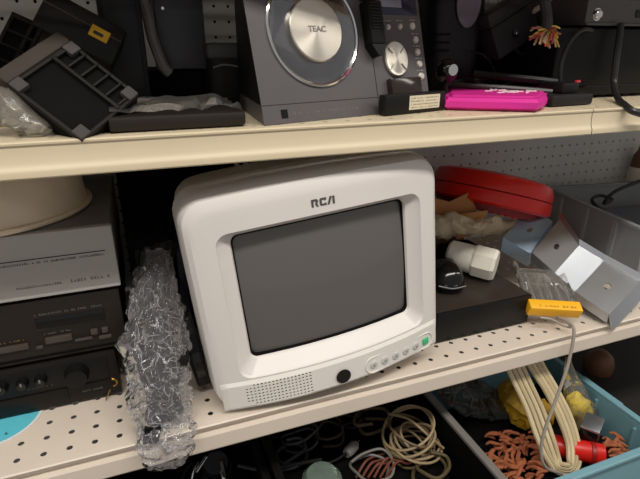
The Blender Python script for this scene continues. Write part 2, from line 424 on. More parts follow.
# ================================================================== stereo
ss = thing('stereo_system', 'charcoal stereo with round disc door and brushed metal hub', 'stereo', (0.1405, 0.553, ZU + .0005), (0, 0, R(14.7)))
LEAN = 15.6; ML = RX(-LEAN)                 # front slopes back
HS, WD, WC, DP = 0.204, 0.175, 0.096, 0.17  # slope height, disc part, control part, depth
def slab(mbx, x0, x1, s0, s1, y0, y1, r=0.002): return mbx.box(x0, x1, y0, y1, s0, s1, r, 2, ML)
def wedge(x0, x1, s0, s1, back, cut=0.0):
    ly = lambda s: s * math.sin(R(LEAN)); lz = lambda s: s * math.cos(R(LEAN))
    poly = [(ly(s0), lz(s0)), (ly(s1), lz(s1)), (back, lz(s1)), (back, lz(s0))]
    mb = MB(); mb.add([(X + (cut if X == x0 and a == back else 0), a, b) for X in (x0, x1) for a, b in poly], [(0, 1, 2, 3), (4, 5, 6, 7), (0, 1, 5, 4), (1, 2, 6, 5), (2, 3, 7, 6), (3, 0, 4, 7)]); return mb
build('plinth', wedge(0, WD, 0, .0215, DP, .055), CHAR, ss, 0)
# body: sloped front plate with a round opening
NC = 48; cx, cs_, RO = .0885, .1050, .0645
vs = []; fs = []
for k in range(NC):
    a = 2 * math.pi * k / NC; ca, sa = math.cos(a), math.sin(a)
    hx = (WD - cx if ca > 0 else cx) ; hs = (HS - cs_ if sa > 0 else cs_ - .0222)
    t = min(hx / abs(ca) if abs(ca) > 1e-6 else 9, hs / abs(sa) if abs(sa) > 1e-6 else 9)
    vs.append((cx + ca * t, 0, cs_ + sa * t)); vs.append((cx + ca * RO, 0, cs_ + sa * RO)); vs.append((cx + ca * RO, .02, cs_ + sa * RO))
for q, (a, b) in enumerate(((0, .0222), (WD, .0222), (WD, HS), (0, HS))): vs.append((a, 0, b))
for k in range(NC):
    l = (k + 1) % NC; fs += [(3 * k, 3 * l, 3 * l + 1, 3 * k + 1), (3 * k + 1, 3 * l + 1, 3 * l + 2, 3 * k + 2)]
def edge_of(v): return (abs(v[0]) < 1e-6, abs(v[0] - WD) < 1e-6, abs(v[2] - .0222) < 1e-6, abs(v[2] - HS) < 1e-6)
for k in range(NC):
    l = (k + 1) % NC; A, B = edge_of(vs[3 * k]), edge_of(vs[3 * l])
    if not any(x and y for x, y in zip(A, B)):
        ci = 3 * NC + [i for i, (a, b) in enumerate(((0, .0222), (WD, .0222), (WD, HS), (0, HS))) if (A[0] or B[0]) == (a == 0) and (A[2] or B[2]) == (b < .1)][0]
        fs.append((3 * k, 3 * l, ci))
mb = MB().add(vs, fs, ML); build('front_plate', mb, CHAR, ss, 30)
mb = wedge(.0, WD, .0222, HS, DP, .055); mb.f.pop(2)   # shell behind the plate (open front)
build('cabinet', mb, BLACKP, ss, 0)
DF = ML @ T(cx, 0, cs_) @ RX(90)
build('disc_well', MB().lathe([(.0, -.0195), (.061, -.0195), (.0645, -.016)], 48, DF), mat('violet_grey_well', (44, 40, 52), .25, var=.4, nscale=14), ss)
mb = MB().lathe([(.0617, .0), (.0620, .0022), (.0640, .0034), (.0662, .0022), (.0666, 0)], 56, DF); build('door_ring', mb, CHROME, ss)
mb = MB().lathe([(.0, .0030), (.04, .0026), (.0620, .0012)], 48, DF); build('door_window', mb, film('smoky_window', (70, 66, 74), .82, .05, .02, 6), ss)
hub = build('hub_disc', MB().lathe([(.0375, -.016), (.0375, .0055), (.0360, .0068), (.0, .0068)], 56, RX(90)), ALU, ss, 30)
hub.matrix_local = ML @ T(cx, 0, cs_)
lettering('maker_name', 'TEAC', .0095, GREYINK, hub, T(0, -.0069, 0) @ FACE, .0002, .0003, 1.1)
rnd = random.Random(4)
build('badge', MB().box(.024, .033, -.0004, .001, .006, .016, 0, 1, ML), BLACKG, ss)
mb = MB(); m_ = marks(.040, .066, .0095, 0, .0032, rnd, .7); mb.add(m_.v, m_.f, ML); m_ = marks(.0745, .140, .0095, 0, .0032, rnd, .8); mb.add(m_.v, m_.f, ML)
mb.box(.0705, .0709, -.0002, 0, .0085, .0145, 0, 1, ML); build('printed_line', mb, GREYINK, ss, 0)
# control part
x0 = WD + .0012; x1 = x0 + WC
build('control_cabinet', wedge(x0, x1, 0, HS, DP), CHAR, ss, 0)
mb = slab(MB(), x0 + .014, x1 - .005, .128, .172, -.0012, .004, .001); build('display_frame', mb, mat('navy_gloss', (34, 36, 62), .15), ss)
mb = slab(MB(), x0 + .016, x1 - .034, .137, .168, -.0018, .003, .0006); build('display_screen', mb, mat('lcd_grey', (132, 136, 150), .2), ss)
def knob(x, s, r, h, m, nm, par=ss, sz=1.0):
    return build(nm, MB().lathe([(r * 1.15, 0), (r * 1.15, .0006), (r, .0006), (r, h * .8), (r * .85, h), (0, h)], 22, ML @ T(x, 0, s) @ RX(90) @ Matrix.Diagonal((1, sz, 1, 1))), m, par)
SB = mat('silver_button', (206, 200, 192), .3, metal=.5)
for k, (bx, bs) in enumerate(((.0330, .1115), (.0550, .1125), (.0785, .1135), (.0815, .0955), (.0825, .0790), (.0835, .0625), (.0845, .0460))):
    knob(x0 + bx, bs, .0033 if k < 2 else .0043, .003, SB, 'button')
    build('button_legend', marks(bx + x0 - .006, bx + x0 + .006, 0, 0, .0016, rnd, .8), WHITEINK, ss, 0).matrix_local = ML @ T(0, -.0001, bs + .0075)
dial = build('jog_dial', MB().lathe([(.021, 0), (.021, .003), (.0195, .0045), (.015, .0040), (.0, .0055)], 40, RX(90) @ Matrix.Diagonal((1, 1.12, 1, 1))), ALU, ss, 30); dial.matrix_local = ML @ T(x0 + .0385, 0, .0700)
for a in range(4):
    build('dial_groove', MB().box(-.0004, .0004, -.0054, -.0040, .010, .0205, 0, 1, RY(45 + 90 * a)), GREYINK, dial)
vol = build('volume_slider', slab(MB(), x0 - .012, x0 + .012, .086, .140, -.017, .002, .003), BLACKP, ss)
mb = MB()
for k in range(9): slab(mb, x0 - .010, x0 + .010, .104 + k * .0038, .1058 + k * .0038, -.0185, -.016, .0004)
build('grip_rib', mb, BLACKG, vol)
mb = MB(); mb.prism([(x0 - .012, .086), (x0 + .012, .086), (x0 + .004, .072), (x0 - .002, .072)], -.015, .002, ML); build('slider_tip', mb, BLACKP, vol)
build('slider_cap', slab(MB(), x0 - .012, x0 + .014, .143, .198, -.015, .002, .003), BLACKP, vol)
build('remote_cradle', slab(MB(), x0 + .018, x1 - .022, .016, .044, -.010, .002, .002), mat('brown_gloss', (44, 34, 32), .15), ss)
# small black tray with a printed label in front of the control part
bt = thing('black_tray', 'low black plastic box with a cream printed label before the stereo', 'box', (0.1405, 0.553, ZU + .0005), (0, 0, R(14.7)))
bt.location = Vector(bt.location) + Matrix.Rotation(R(14.7), 3, 'Z') @ Vector((WD - .010, -.0215, 0))
build('body', MB().box(0, .112, 0, .0145, 0, .026, .002), BLACKP, bt)
lb = build('paper_label', MB().box(.042, .100, -.0004, .001, .005, .0230), PAPER, bt, 0)
mb = MB()
for k in range(4): m_ = marks(.045, .097, .007 + k * .0040, -.0004, .0017, rnd, .9, step=.0022); mb.add(m_.v, m_.f)
build('print_row', mb, GREYINK, lb, 0)

# ================================================================== upper shelf, left of the stereo
def panel_frame(b, r, l):
    """frame with origin b, x to r, z towards l, thickness axis y pointing away from the viewer"""
    b, r, l = Vector(b), Vector(r), Vector(l); x = (r - b); W = x.length; x.normalize(); z = (l - b); z = z - x * z.dot(x); H = z.length; z.normalize()
    return frame(b, x, z), W, H
FEET = mat('grey_rubber', (66, 62, 60), .8)
RIB = mat('rib_black', (29, 27, 26), .6, var=.2, spec=.2)
def ribbed(label, b, r, l, th, cells, strip):
    M, W, H = panel_frame(b, r, l); e = thing('ribbed_panel', label, 'plastic case'); e.matrix_world = M
    build('plate', MB().box(0, W, .004, th, 0, H, .003), mat('case_black', (12, 11, 11), .75, spec=.12), e)
    fr = MB()
    for a in ((0, W, 0, .004), (0, W, H - .004, H), (0, .004, 0, H), (W - .004, W, 0, H)): fr.box(a[0], a[1], 0, .006, a[2], a[3], .001)
    build('frame_rim', fr, RIB, e)
    z0 = H - strip
    build('strip_rail', MB().box(.002, W - .002, -.001, .006, z0 - .004, z0, .001), RIB, e)
    for k in range(cells + 1):
        X = .003 + (W - .009) * k / cells
        build('divider', MB().box(X, X + .0025, -.001, .006, z0, H - .002, .0005), RIB, e)
    return e, W, H
e, W, H = ribbed('black ribbed plastic case standing on its corner over the shelf edge', P(82, 142, Y=.538), P(139, 95, Y=.580), P(9, 84, Y=.575), .03, 2, .004)
M0 = e.matrix_world.copy()
for o in list(e.children):
    if o.name.startswith(('divider', 'strip_rail')): bpy.data.objects.remove(o)
# compartments run along the upper right edge (x = W side is the long free edge to the top)
for k in range(6):
    z = .004 + (H - .010) * k / 5
    build('divider', MB().box(W - .026, W - .002, -.0015, .006, z, z + .0025, .0005), RIB, e)
build('strip_rail', MB().box(W - .030, W - .026, -.0015, .006, .002, H - .002, .001), RIB, e)
build('side_wall', MB().box(.0, W, -.002, .034, H, H + .017, .003), mat('dusty_brown_plastic', (64, 57, 52), .7, var=.2, spec=.2), e)
for (a, b) in ((.0005, .0005), (.0005, H - .0135), (W - .0135, H - .0135), (W - .0135, .0005)):
    build('corner_pad', MB().box(a, a + .013, -.003, .005, b, b + .013, .001), FEET, e)
ribbed('narrow black ribbed plastic strip leaning at the far left of the upper shelf', P(6, 82, Y=.64), P(36, 22, Y=.67), P(-14, 62, Y=.65), .025, 4, .03)
# hanging dark case with a yellow tag
M, W, H = panel_frame(P(30, 24, Y=.665), P(112, 66, Y=.66), P(50, -12, Y=.685))
e = thing('dark_case', 'dark slanted case with a small yellow tag at the top left', 'case'); e.matrix_world = M
build('body', MB().box(0, W, 0, .05, 0, H, .004), BLACKP, e)
build('seam', MB().box(0.002, W - .002, -.001, .002, H * .62, H * .65), mat('brown_trim', (70, 56, 44), .5), e)
tg = build('yellow_tag', MB().box(W * .60, W * .60 + .021, -.0012, .001, H * .42, H * .42 + .014), mat('amber_tag', (206, 158, 30), .5), e)
build('tag_print', MB().box(W * .60 + .004, W * .60 + .015, -.0016, -.001, H * .42 + .004, H * .42 + .008), INK, tg)
build('foot', MB().box(W - .03, W - .02, .01, .04, -.01, .001), BLACKM, e)
# bag at far left
mb = crumple([P(-14, 110, Y=.60), P(12, 112, Y=.585), P(32, 122, Y=.575), P(48, 131, Y=.565)], [(.02, .022), (.022, .022), (.018, .014), (.006, .005)], 20, 6, 3, .4)
solo('plastic_bag', mb, FILM2, 'crumpled clear plastic bag beside the ribbed case at the left', 'bag', 20)
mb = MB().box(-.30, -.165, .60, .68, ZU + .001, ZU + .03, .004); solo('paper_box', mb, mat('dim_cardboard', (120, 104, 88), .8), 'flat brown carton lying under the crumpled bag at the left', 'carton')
# two dark speakers
def box_px(x0, x1, y, yb, z0, ztop): 
    a, b = P(x0, y, Y=yb), P(x1, y, Y=yb); return a.x, b.x
a, b = box_px(103, 146, 50, .72, 0, 0)
e = thing('tall_speaker', 'tall matte black speaker box standing behind the ribbed case', 'speaker', (a, .72, ZU + .001))
build('cabinet', MB().box(0, b - a, 0, .13, 0, .19, .004), mat('speaker_black', (30, 30, 33), .6, var=.06, spec=.25), e)
build('grille', MB().box(.006, b - a - .006, -.003, .001, .03, .18, .002), mat('grille_black', (27, 27, 30), .7, var=.06, bump=.1), e)
a, b = box_px(158, 206, 50, .78, 0, 0)
mb = MB().box(a - .02, b + .035, .79, .92, ZU + .001, ZU + .052, .006); solo('black_carton', mb, BLACKM, 'matte black block under the grey panel behind the stereo', 'box')
e = thing('flat_monitor', 'dark grey flat panel standing on a black block beside the stereo', 'monitor', (a, .775, ZU + .053))
build('shell', MB().box(0, b - a, 0, .03, 0, .142, .003), mat('panel_grey', (64, 63, 68), .5, var=.05), e)
build('edge_strip', MB().box(-.004, .0, .002, .03, 0, .142, .001), CHAR, e)
build('screw', MB().cyl(.002, 0, .001, 12, T(.012, 0, .08) @ RX(90)), CHROME, e)
mb = MB().tube([P(140, -8, Y=.765), P(147, 14, Y=.76), P(153, 40, Y=.755), P(163, 66, Y=.75), P(170, 74, Y=.75)], .0075, 10, 5)
solo('grey_hose', mb, mat('grey_hose', (110, 106, 104), .45), 'grey flexible hose bending down between the dark speaker and panel', 'hose')
# flat wrapped tray
pa = P(110, 131, Z=ZU); pb = P(248, 124.5, Z=ZU)
e = thing('flat_tray', 'flat dark tray wrapped in dull film left of the stereo', 'tray', (pa.x, .556, ZU + .001))
build('tray', MB().box(0, pb.x - pa.x - .006, 0, .11, 0, .016, .004), BROWNBLK, e)
mb = MB(); n1, n2 = 22, 12; vs = []; fs = []
for j in range(n2 + 1):
    for i in range(n1 + 1):
        x = (pb.x - pa.x - .012) * i / n1 + .003; y = .004 + .10 * j / n2
        vs.append((x, y, .0185 + .012 * abs(noise.noise(Vector((x * 30, y * 30, 2)))) + (.010 * math.sin(math.pi * j / n2) * math.sin(math.pi * i / n1))))
for j in range(n2):
    for i in range(n1): k = j * (n1 + 1) + i; fs.append((k, k + 1, k + n1 + 2, k + n1 + 1))
mb.add(vs, fs); build('film_wrap', mb, film('dull_film', (112, 100, 90), .70, .3), e, 0)
# black pouch next to the stereo
a = P(214, 60, Y=.70).x; b = P(254, 60, Y=.70).x
e = thing('black_pouch', 'black soft pouch with a zip squeezed against the stereo side', 'pouch', (a, .74, ZU + .001))
b = a + (b - a) * .9
build('body', MB().box(0, b - a, 0, .07, 0, .080, .012, 3), mat('pouch_cloth', (26, 25, 27), .7, bump=.3, bscale=160), e)
build('flap', MB().box(-.003, b - a + .003, -.004, .072, .066, .088, .006, 3), mat('pouch_flap', (70, 69, 72), .6), e)
build('zip', MB().tube([(.004, -.002, .055), (.02, -.003, .059), (b - a - .004, -.002, .055)], .0014, 6, 4), GREYINK, e)
mb = crumple([P(205, 66, Y=.80), P(210, 55, Y=.80), P(216, 44, Y=.80)], [(.012, .008), (.015, .012), (.008, .006)], 16, 5, 9, .4)
solo('clear_wrapper', mb, film('white_film', (230, 230, 230), .4, .2), 'small crumpled clear wrapper in front of the pegboard', 'wrapper', 15)

# ================================================================== upper shelf, right of the stereo
a = P(431, 60, Y=.72).x; b = P(486, 60, Y=.72).x; W = b - a
e = thing('curved_speaker', 'black rounded speaker with an oval grey cone right of the stereo', 'speaker', (a, .72, ZU + .001))
mb = MB(); rg = []
for z, k in ((0, .78), (.01, .84), (.06, .95), (.12, 1), (.16, .98), (.19, .9)):
    rg.append([(W / 2 + (x - W / 2) * k, .05 + (y - .05) * k, z) for x, y in rr(0, W, 0, .10, .028, 5, 4)])
mb.rings(rg, cap0=True, cap1=True); build('cabinet', mb, mat('speaker_gloss_black', (20, 20, 22), .4, spec=.3), e, 40)
mb = MB().lathe([(.030, 0), (.030, .002), (.026, .003), (.012, .001), (0, .0035)], 32, T(W * .56, -.0012, .148) @ RX(90) @ Matrix.Diagonal((.75, 1.25, 1, 1))); build('cone', mb, mat('cone_grey', (98, 94, 104), .45), e)
mb = MB(); 
for k in range(3): build('slot', MB().box(W * .06, W * .3, -.001, .006, .075 + k * .012, .078 + k * .012), BLACKM, e)
q = P(447, 72, Y=.655)
e = thing('webcam', 'tiny glossy black round camera standing beside the stereo', 'camera', (q.x, .655, ZU + .001))
build('ball', MB().lathe([(0, -.017)] + [(.017 * math.sin(R(t)), -.017 * math.cos(R(t))) for t in range(15, 180, 15)] + [(0, .017)], 24, T(0, 0, q.z - ZU)), BLACKG, e)
build('lens', MB().lathe([(.008, 0), (.008, .003), (.006, .003), (0, .001)], 20, T(-.002, -.0155, q.z - ZU + .002) @ RX(90)), CHROME, e)
build('stand', MB().lathe([(.014, 0), (.014, .003), (.004, .006), (.004, q.z - ZU - .012)], 20), BLACKP, e)
# tilted adapter block
M, W, H = panel_frame(P(500, 61, Y=.70), P(541, 33, Y=.715), P(484, 34, Y=.70))
e = thing('power_adapter', 'tilted black adapter block with a round socket hanging among cables', 'adapter'); e.matrix_world = M
build('body', MB().box(0, W, 0, .035, 0, H, .004), mat('adapter_black', (36, 35, 37), .5, spec=.3), e)
build('top_lid', MB().box(-.003, W + .003, -.003, .036, H, H + .022, .004), mat('adapter_lid', (40, 39, 41), .5, spec=.3), e)
build('socket', MB().lathe([(.006, .0), (.006, .002), (.0042, .002), (.0042, -.004), (0, -.004)], 20, T(W * .45, -.0005, H * .45) @ RX(90)), BLACKG, e)
build('socket_pin', MB().cyl(.0014, 0, .003, 10, T(W * .45, 0, H * .45) @ RX(90)), CHROME, e)
build('cord_tail', MB().tube([(W * .5, .015, .002), (W * .55, .012, -.014), (W * .75, .01, -.03), (W * .8, .012, -.05)], .003, 8, 5), BLACKP, e)
mb = MB().tube([P(516, 23, Y=.73), P(530, 14, Y=.72), P(545, 4, Y=.715), P(556, -8, Y=.71)], .0045, 8, 5)
solo('grey_connector_lead', mb, GREYCORD, 'short grey lead slanting up above the black adapter block', 'cable')
# frayed cable
e = thing('frayed_cable', 'dark cable with a frayed end of thin coloured wires', 'cable', P(548, 10, Y=.66))
L = Vector(e.location)
build('sheath', MB().tube([P(540, -14, Y=.68) - L, P(545, 4, Y=.67) - L, P(547, 20, Y=.66) - L, P(546, 31, Y=.655) - L], .0085, 10, 5), DGREY, e)
rnd = random.Random(11)
cols = [(224, 170, 60), (226, 120, 90), (216, 196, 150), (196, 92, 112), (150, 168, 96), (232, 214, 90), (208, 148, 120), (222, 206, 190)]
for k in range(60):
    m = mat('wire_colour_%d' % (k % 8), cols[k % 8], .5)
    a = P(546, 31, Y=.655); an = R(rnd.uniform(-25, 205)); ln = rnd.uniform(4, 16)
    c = P(546 + ln * math.cos(an) * 1.05, 36 + ln * .65 * math.sin(an) + rnd.uniform(-5, 5), Y=.645 + rnd.uniform(-.026, .008))
    mid = (a + c) / 2 + Vector((rnd.uniform(-.004, .004), rnd.uniform(-.006, .004), rnd.uniform(0, .006)))
    build('wire', MB().tube([a - L, mid - L, c - L], .0014, 5, 4), m, e)
# big black boxes at right
a = P(548, 60, Y=.67).x
e = thing('black_amplifier', 'large black metal box under the bolted grey chassis at right', 'amplifier', (a, .655, ZU + .001))
zt = P(600, 27, Y=.655).z - ZU
build('case', MB().box(.0, .5, 0, .25, 0.004, zt - .003, .004), BLACKP, e)
build('front_groove', MB().box(.003, .497, -.001, .003, .018, .0205), BLACKG, e)
build('foot', MB().cyl(.012, 0, .005, 16, T(.03, .03, 0)), BLACKM, e); build('foot', MB().cyl(.012, 0, .005, 16, T(.45, .03, 0)), BLACKM, e)
a2 = P(584, 14, Y=.655).x
c = thing('bolted_chassis', 'dark grey metal chassis with one bright bolt atop the black box', 'chassis', (a2, .650, ZU + zt + .001))
GUN = mat('gunmetal', (92, 89, 88), .4, metal=.5, var=.06)
build('plate', MB().box(0, .42, 0, .18, 0, .075, .003), GUN, c)
build('lower_flange', MB().box(.0, .42, -.004, .01, -.0, .004, .001), GUN, c)
q = P(597, 15, Y=.65); b = build('bolt', MB().lathe([(.0075, 0), (.0075, .004), (.0055, .0062), (0, .0066)], 8, T(q.x - a2, 0, q.z - ZU - zt - .001) @ RX(90)), CHROME, c)
build('washer', MB().lathe([(.0095, 0), (.0095, .001), (.007, .001)], 24, T(q.x - a2, 0, q.z - ZU - zt - .001) @ RX(90)), CHROME, b)
q = P(637, 15, Y=.65); build('slot', MB().box(q.x - a2 - .004, q.x - a2 + .03, -.0015, .004, q.z - ZU - zt - .006, q.z - ZU - zt + .006, .001), BLACKG, c)
mb = MB().box(a - .115, a - .004, .80, .97, ZU + .001, ZU + .145, .006); solo('rear_black_box', mb, BLACKM, 'plain black box at the back behind the frayed cable', 'box')
CORD = mat('black_cord', (38, 37, 38), .35)
mb = MB().tube([P(592, 31, Y=.645), P(584, 30, Y=.642), P(574, 37, Y=.64), P(564, 54, Y=.64), P(560, 76, Y=.64), P(562, 92, Y=.645), P(570, 104, Y=.648)], .0034, 8, 6)
solo('power_cable', mb, CORD, 'black cord curving down the left front of the black metal box', 'cable')
mb = MB().tube([P(621, 24, Y=.640), P(619, 40, Y=.635), P(616, 62, Y=.632), P(614, 84, Y=.628), P(618, 99, Y=.59), P(625, 106, Y=.545), P(634, 112, Y=.524), P(652, 117, Y=.522)], .0052, 8, 6)
solo('power_cable', mb, CORD, 'thick black cord dropping past the bolted chassis onto the shelf edge', 'cable')
# pink case and black charger
pc = [P(441, 111, Z=ZU), P(541, 113.5, Z=ZU), P(553, 100, Z=ZU), P(446, 97, Z=ZU)]
c0 = sum(pc, Vector()) / 4
e = thing('pink_case', 'hot pink plastic case with white lettering scraps lying on the shelf', 'case', (c0.x, c0.y, ZU + .001))
def loop(k, z): return [((p_.x - c0.x) * k, (p_.y - c0.y) * k, z) for p_ in (lambda q: [q[0].lerp(q[1], .04), q[0].lerp(q[1], .5), q[0].lerp(q[1], .96), q[1].lerp(q[2], .15), q[1].lerp(q[2], .85), q[2].lerp(q[3], .04), q[2].lerp(q[3], .5), q[2].lerp(q[3], .96), q[3].lerp(q[0], .15), q[3].lerp(q[0], .85)])(pc)]
mb = MB(); mb.rings([loop(.94, 0), loop(1, .004), loop(1, .012), loop(.95, .0165)], cap0=True, cap1=True); build('shell', mb, PINK, e, 40)
mb = MB(); mb.rings([loop(.9, .0168), loop(.86, .0195), loop(.82, .0195)], cap1=True); build('raised_lid', mb, mat('deep_pink', (206, 40, 140), .45), e, 30)
rnd = random.Random(2)
mb = MB()
for k in range(26):
    u, v = rnd.uniform(.42, .84), rnd.uniform(.25, .6); q = pc[0].lerp(pc[1], u).lerp(pc[3].lerp(pc[2], u), v)
    mb.box(-.006, .006, -.0016, .0016, 0, .0012, 0, 1, T(q.x - c0.x, q.y - c0.y, .0195) @ RZ(rnd.uniform(-40, 60)))
build('white_scrap', mb, mat('white_scrap', (236, 226, 224), .6), e, 0)
e.children[-1]['kind'] = 'stuff'
pk = [P(500, 100, Z=ZU), P(603, 107, Z=ZU)]
q = P(541, 110, Z=ZU)
e = thing('charger_base', 'black wedge shaped charger base with two levers beside the pink case', 'charger', (P(545, 111, Z=ZU).x + .034, .575, ZU + .001), (0, 0, R(4)))
build('base', MB().box(0, .086, 0, .075, 0, .016, .003), mat('charger_black', (34, 32, 32), .5, spec=.3), e)
build('block', MB().box(.030, .066, .012, .06, .016, .032, .003), BLACKP, e)
build('lever', MB().tube([(.06, .05, .03), (.02, .08, .035), (-.05, .12, .042)], .006, 8, 3), BLACKP, e)
build('lever', MB().tube([(.03, .03, .018), (-.02, .07, .022), (-.09, .13, .026)], .0045, 8, 3), mat('lever_grey', (54, 52, 52), .4), e)
build('indicator', MB().box(.058, .066, .012, .016, .032, .035), mat('indicator_red', (200, 60, 80), .4), e)
rnd = random.Random(8)
for k, lab in enumerate(('thin black cord looped on the shelf behind the pink case', 'glossy black cord heaped between the round camera and charger base', 'black cord tangle lying under the tilted adapter block')):
    pts = []
    for t in range(9):
        px = 452 + 14 * k + 11 * t; py = 88 - 4 * k + rnd.uniform(-9, 5); pts.append(P(px, py, Y=.70 + .018 * k + rnd.uniform(-.01, .03)))
    for p_ in pts: p_.z = max(ZU + .005, p_.z)
    solo('power_cable', MB().tube(pts, .0032, 7, 6), mat('cord_dark_%d' % k, (40 + 12 * k, 39 + 12 * k, 40 + 12 * k), .35), lab, 'cable')
mb = MB().tube([P(470, 52, Y=.715), P(484, 56, Y=.70), P(494, 70, Y=.70), P(496, 84, Y=.70)], .0016, 6, 5); solo('thin_wire', mb, BLACKP, 'very thin black wire arching in front of the rounded speaker', 'wire')

# ================================================================== lower shelf, left: stacked players
YR = 0.645
XR = -0.043
def player(name, label, w, z0, h, d, m, face, xr):
    e = thing(name, label, 'player', (xr - w, YR, z0))
    build('chassis', MB().box(.002, w - .002, .008, d, .004, h, .002), m, e)
    f = build('front_panel', MB().box(0, w, 0, .010, .004, h - .001, .002), face, e)
    for X in (.04, w - .04): build('foot', MB().cyl(.012, 0, .006, 16, T(X, .04, 0)), BLACKM, e)
    return e, f
z = ZL + .0005
e, f = player('receiver', 'black receiver with round knobs at the bottom of the player stack', .43, z, .078, .28, BROWNBLK, mat('receiver_face', (26, 23, 21), .4, spec=.3), XR - .022)
W = .43
build('upper_bay', MB().box(W - .21, W - .012, -.0012, .002, .036, .070, .001), BLACKP, f)
for k, X in enumerate((.190, .166, .142, .118, .096)):
    kb = build('knob', MB().lathe([(.0080, 0), (.0080, .003), (.0062, .010), (.0055, .011), (0, .011)], 22, T(W - X, -.001, .054) @ RX(90)), BLACKG, f)
    build('knob_mark', MB().box(W - X - .001, W - X + .001, -.0125, -.0119, .055, .060), GREYINK, kb)
build('volume_knob', MB().lathe([(.0155, 0), (.0155, .006), (.0135, .016), (0, .0165)], 30, T(W - .052, -.001, .052) @ RX(90)), BLACKP, f)
rnd = random.Random(5)
build('printed_marks', marks(W - .20, W - .15, .039, -.0014, .0022, rnd, .8), GREYINK, f, 0); build('printed_marks', marks(W - .115, W - .085, .041, -.0014, .0022, rnd, .8), GREYINK, f, 0)
build('door', MB().box(.01, W - .068, -.002, .002, .010, .032, .001), mat('receiver_door', (22, 19, 17), .35, spec=.3), f)
build('door', MB().box(W - .064, W - .010, -.002, .002, .010, .032, .001), mat('receiver_door', (22, 19, 17), .35, spec=.3), f)
build('printed_marks', marks(W - .05, W - .025, .020, -.0024, .003, rnd, .9), GREYINK, f, 0)
z += .0785
e, f = player('cassette_deck', 'dark brown cassette deck in the middle of the player stack', .43, z, .092, .28, BROWNBLK, BROWNBLK, XR - .004)
build('display_window', MB().box(W - .105, W - .022, -.0012, .002, .048, .066, .001), BLACKG, f)
build('printed_marks', marks(W - .104, W - .024, .070, -.0002, .003, rnd, .8), GREYINK, f, 0)
for (x0, x1, zz, hh) in ((W - .185, W - .118, .026, .008), (W - .098, W - .066, .028, .009), (W - .110, W - .102, .023, .004), (W - .064, W - .042, .024, .003), (W - .043, W - .034, .030, .008), (W - .029, W - .021, .030, .008), (W - .034, W - .018, .021, .005)):
    build('key', MB().box(x0, x1, -.004, .002, zz, zz + hh, .001), mat('deck_key', (70, 62, 56), .4), f)
build('printed_marks', marks(W - .098, W - .066, .041, -.0002, .0024, rnd, .8), GREYINK, f, 0); build('printed_marks', marks(W - .16, W - .12, .038, -.0002, .0024, rnd, .6), mat('amber_ink', (150, 116, 60), .6), f, 0)
build('lower_slit', MB().box(.004, W - .004, -.0008, .002, .008, .011), BLACKM, f)
z += .0925
e, f = player('disc_player', 'silver disc player on top of the black player stack', .43, z, .090, .27, mat('player_shell_grey', (112, 109, 106), .45), SILVER, XR)
build('bottom_edge', MB().box(0, W, -.0022, .003, .004, .008, .001), SILVEREDGE, f)
build('tray_slit', MB().box(.01, W - .012, -.0006, .002, .0555, .0566), INK, f)
build('printed_marks', marks(W - .14, W - .014, .0500, -.0002, .0030, rnd, .85), INK, f, 0)
build('printed_marks', marks(W - .12, W - .068, .018, -.0002, .0034, rnd, .9), GREYINK, f, 0); build('printed_marks', marks(W - .062, W - .012, .018, -.0002, .0044, rnd, .85), GREYINK, f, 0)
ZT = z + .0905
# cream tub on the silver player
q = P(0, 205, Y=.80)
e = thing('round_tub', 'cream round plastic tub upside down on the silver player', 'tub', (P(10, 205, Y=.76).x - .027, .765, ZT + .0005))
build('wall', MB().lathe([(.128, 0), (.128, .004), (.1245, .006), (.119, .068), (.116, .072), (.0, .072)], 56), CREAMP, e)
build('rim', MB().lathe([(.124, .001), (.1305, .0015), (.1315, .004), (.1305, .0065), (.124, .0075)], 56), CREAMP, e)
# disc under the receiver
q = P(-6, 424, Z=ZL)
e = thing('compact_disc', 'cyan printed disc with white rim poking out under the receiver', 'disc', (P(-4, 415, Z=ZL).x, .655, ZL + .0004))
build('disc', MB().lathe([(.0075, 0), (.06, 0), (.06, .0006), (.0075, .0006)], 56), mat('disc_white', (226, 226, 226), .25), e)
build('printed_face', MB().lathe([(.012, .0007), (.056, .0007), (.056, .0009), (.012, .0009)], 56), CYAN, e)
build('print', marks(-.012, .016, 0, 0, .006, rnd, .8), mat('teal_ink', (40, 110, 130), .5), e, 0).matrix_local = T(.005, -.042, .0011) @ RX(-90)
# key on a wire
q = P(113, 388, Y=.64)
e = thing('brass_ring', 'small brass ring with a bent wire tail before the receiver', 'ring', (q.x, .645, ZL + .001))
build('ring', MB().tube([(.006 * math.cos(R(a)), 0, .0075 + .016 + .006 * math.sin(R(a))) for a in range(0, 360, 30)], .0016, 6, 2, True), BRASS, e)
build('wire_tail', MB().tube([(-.002, 0, .018), (-.008, -.003, .008), (-.012, -.006, .001)], .0010, 6, 4), BRASS, e)

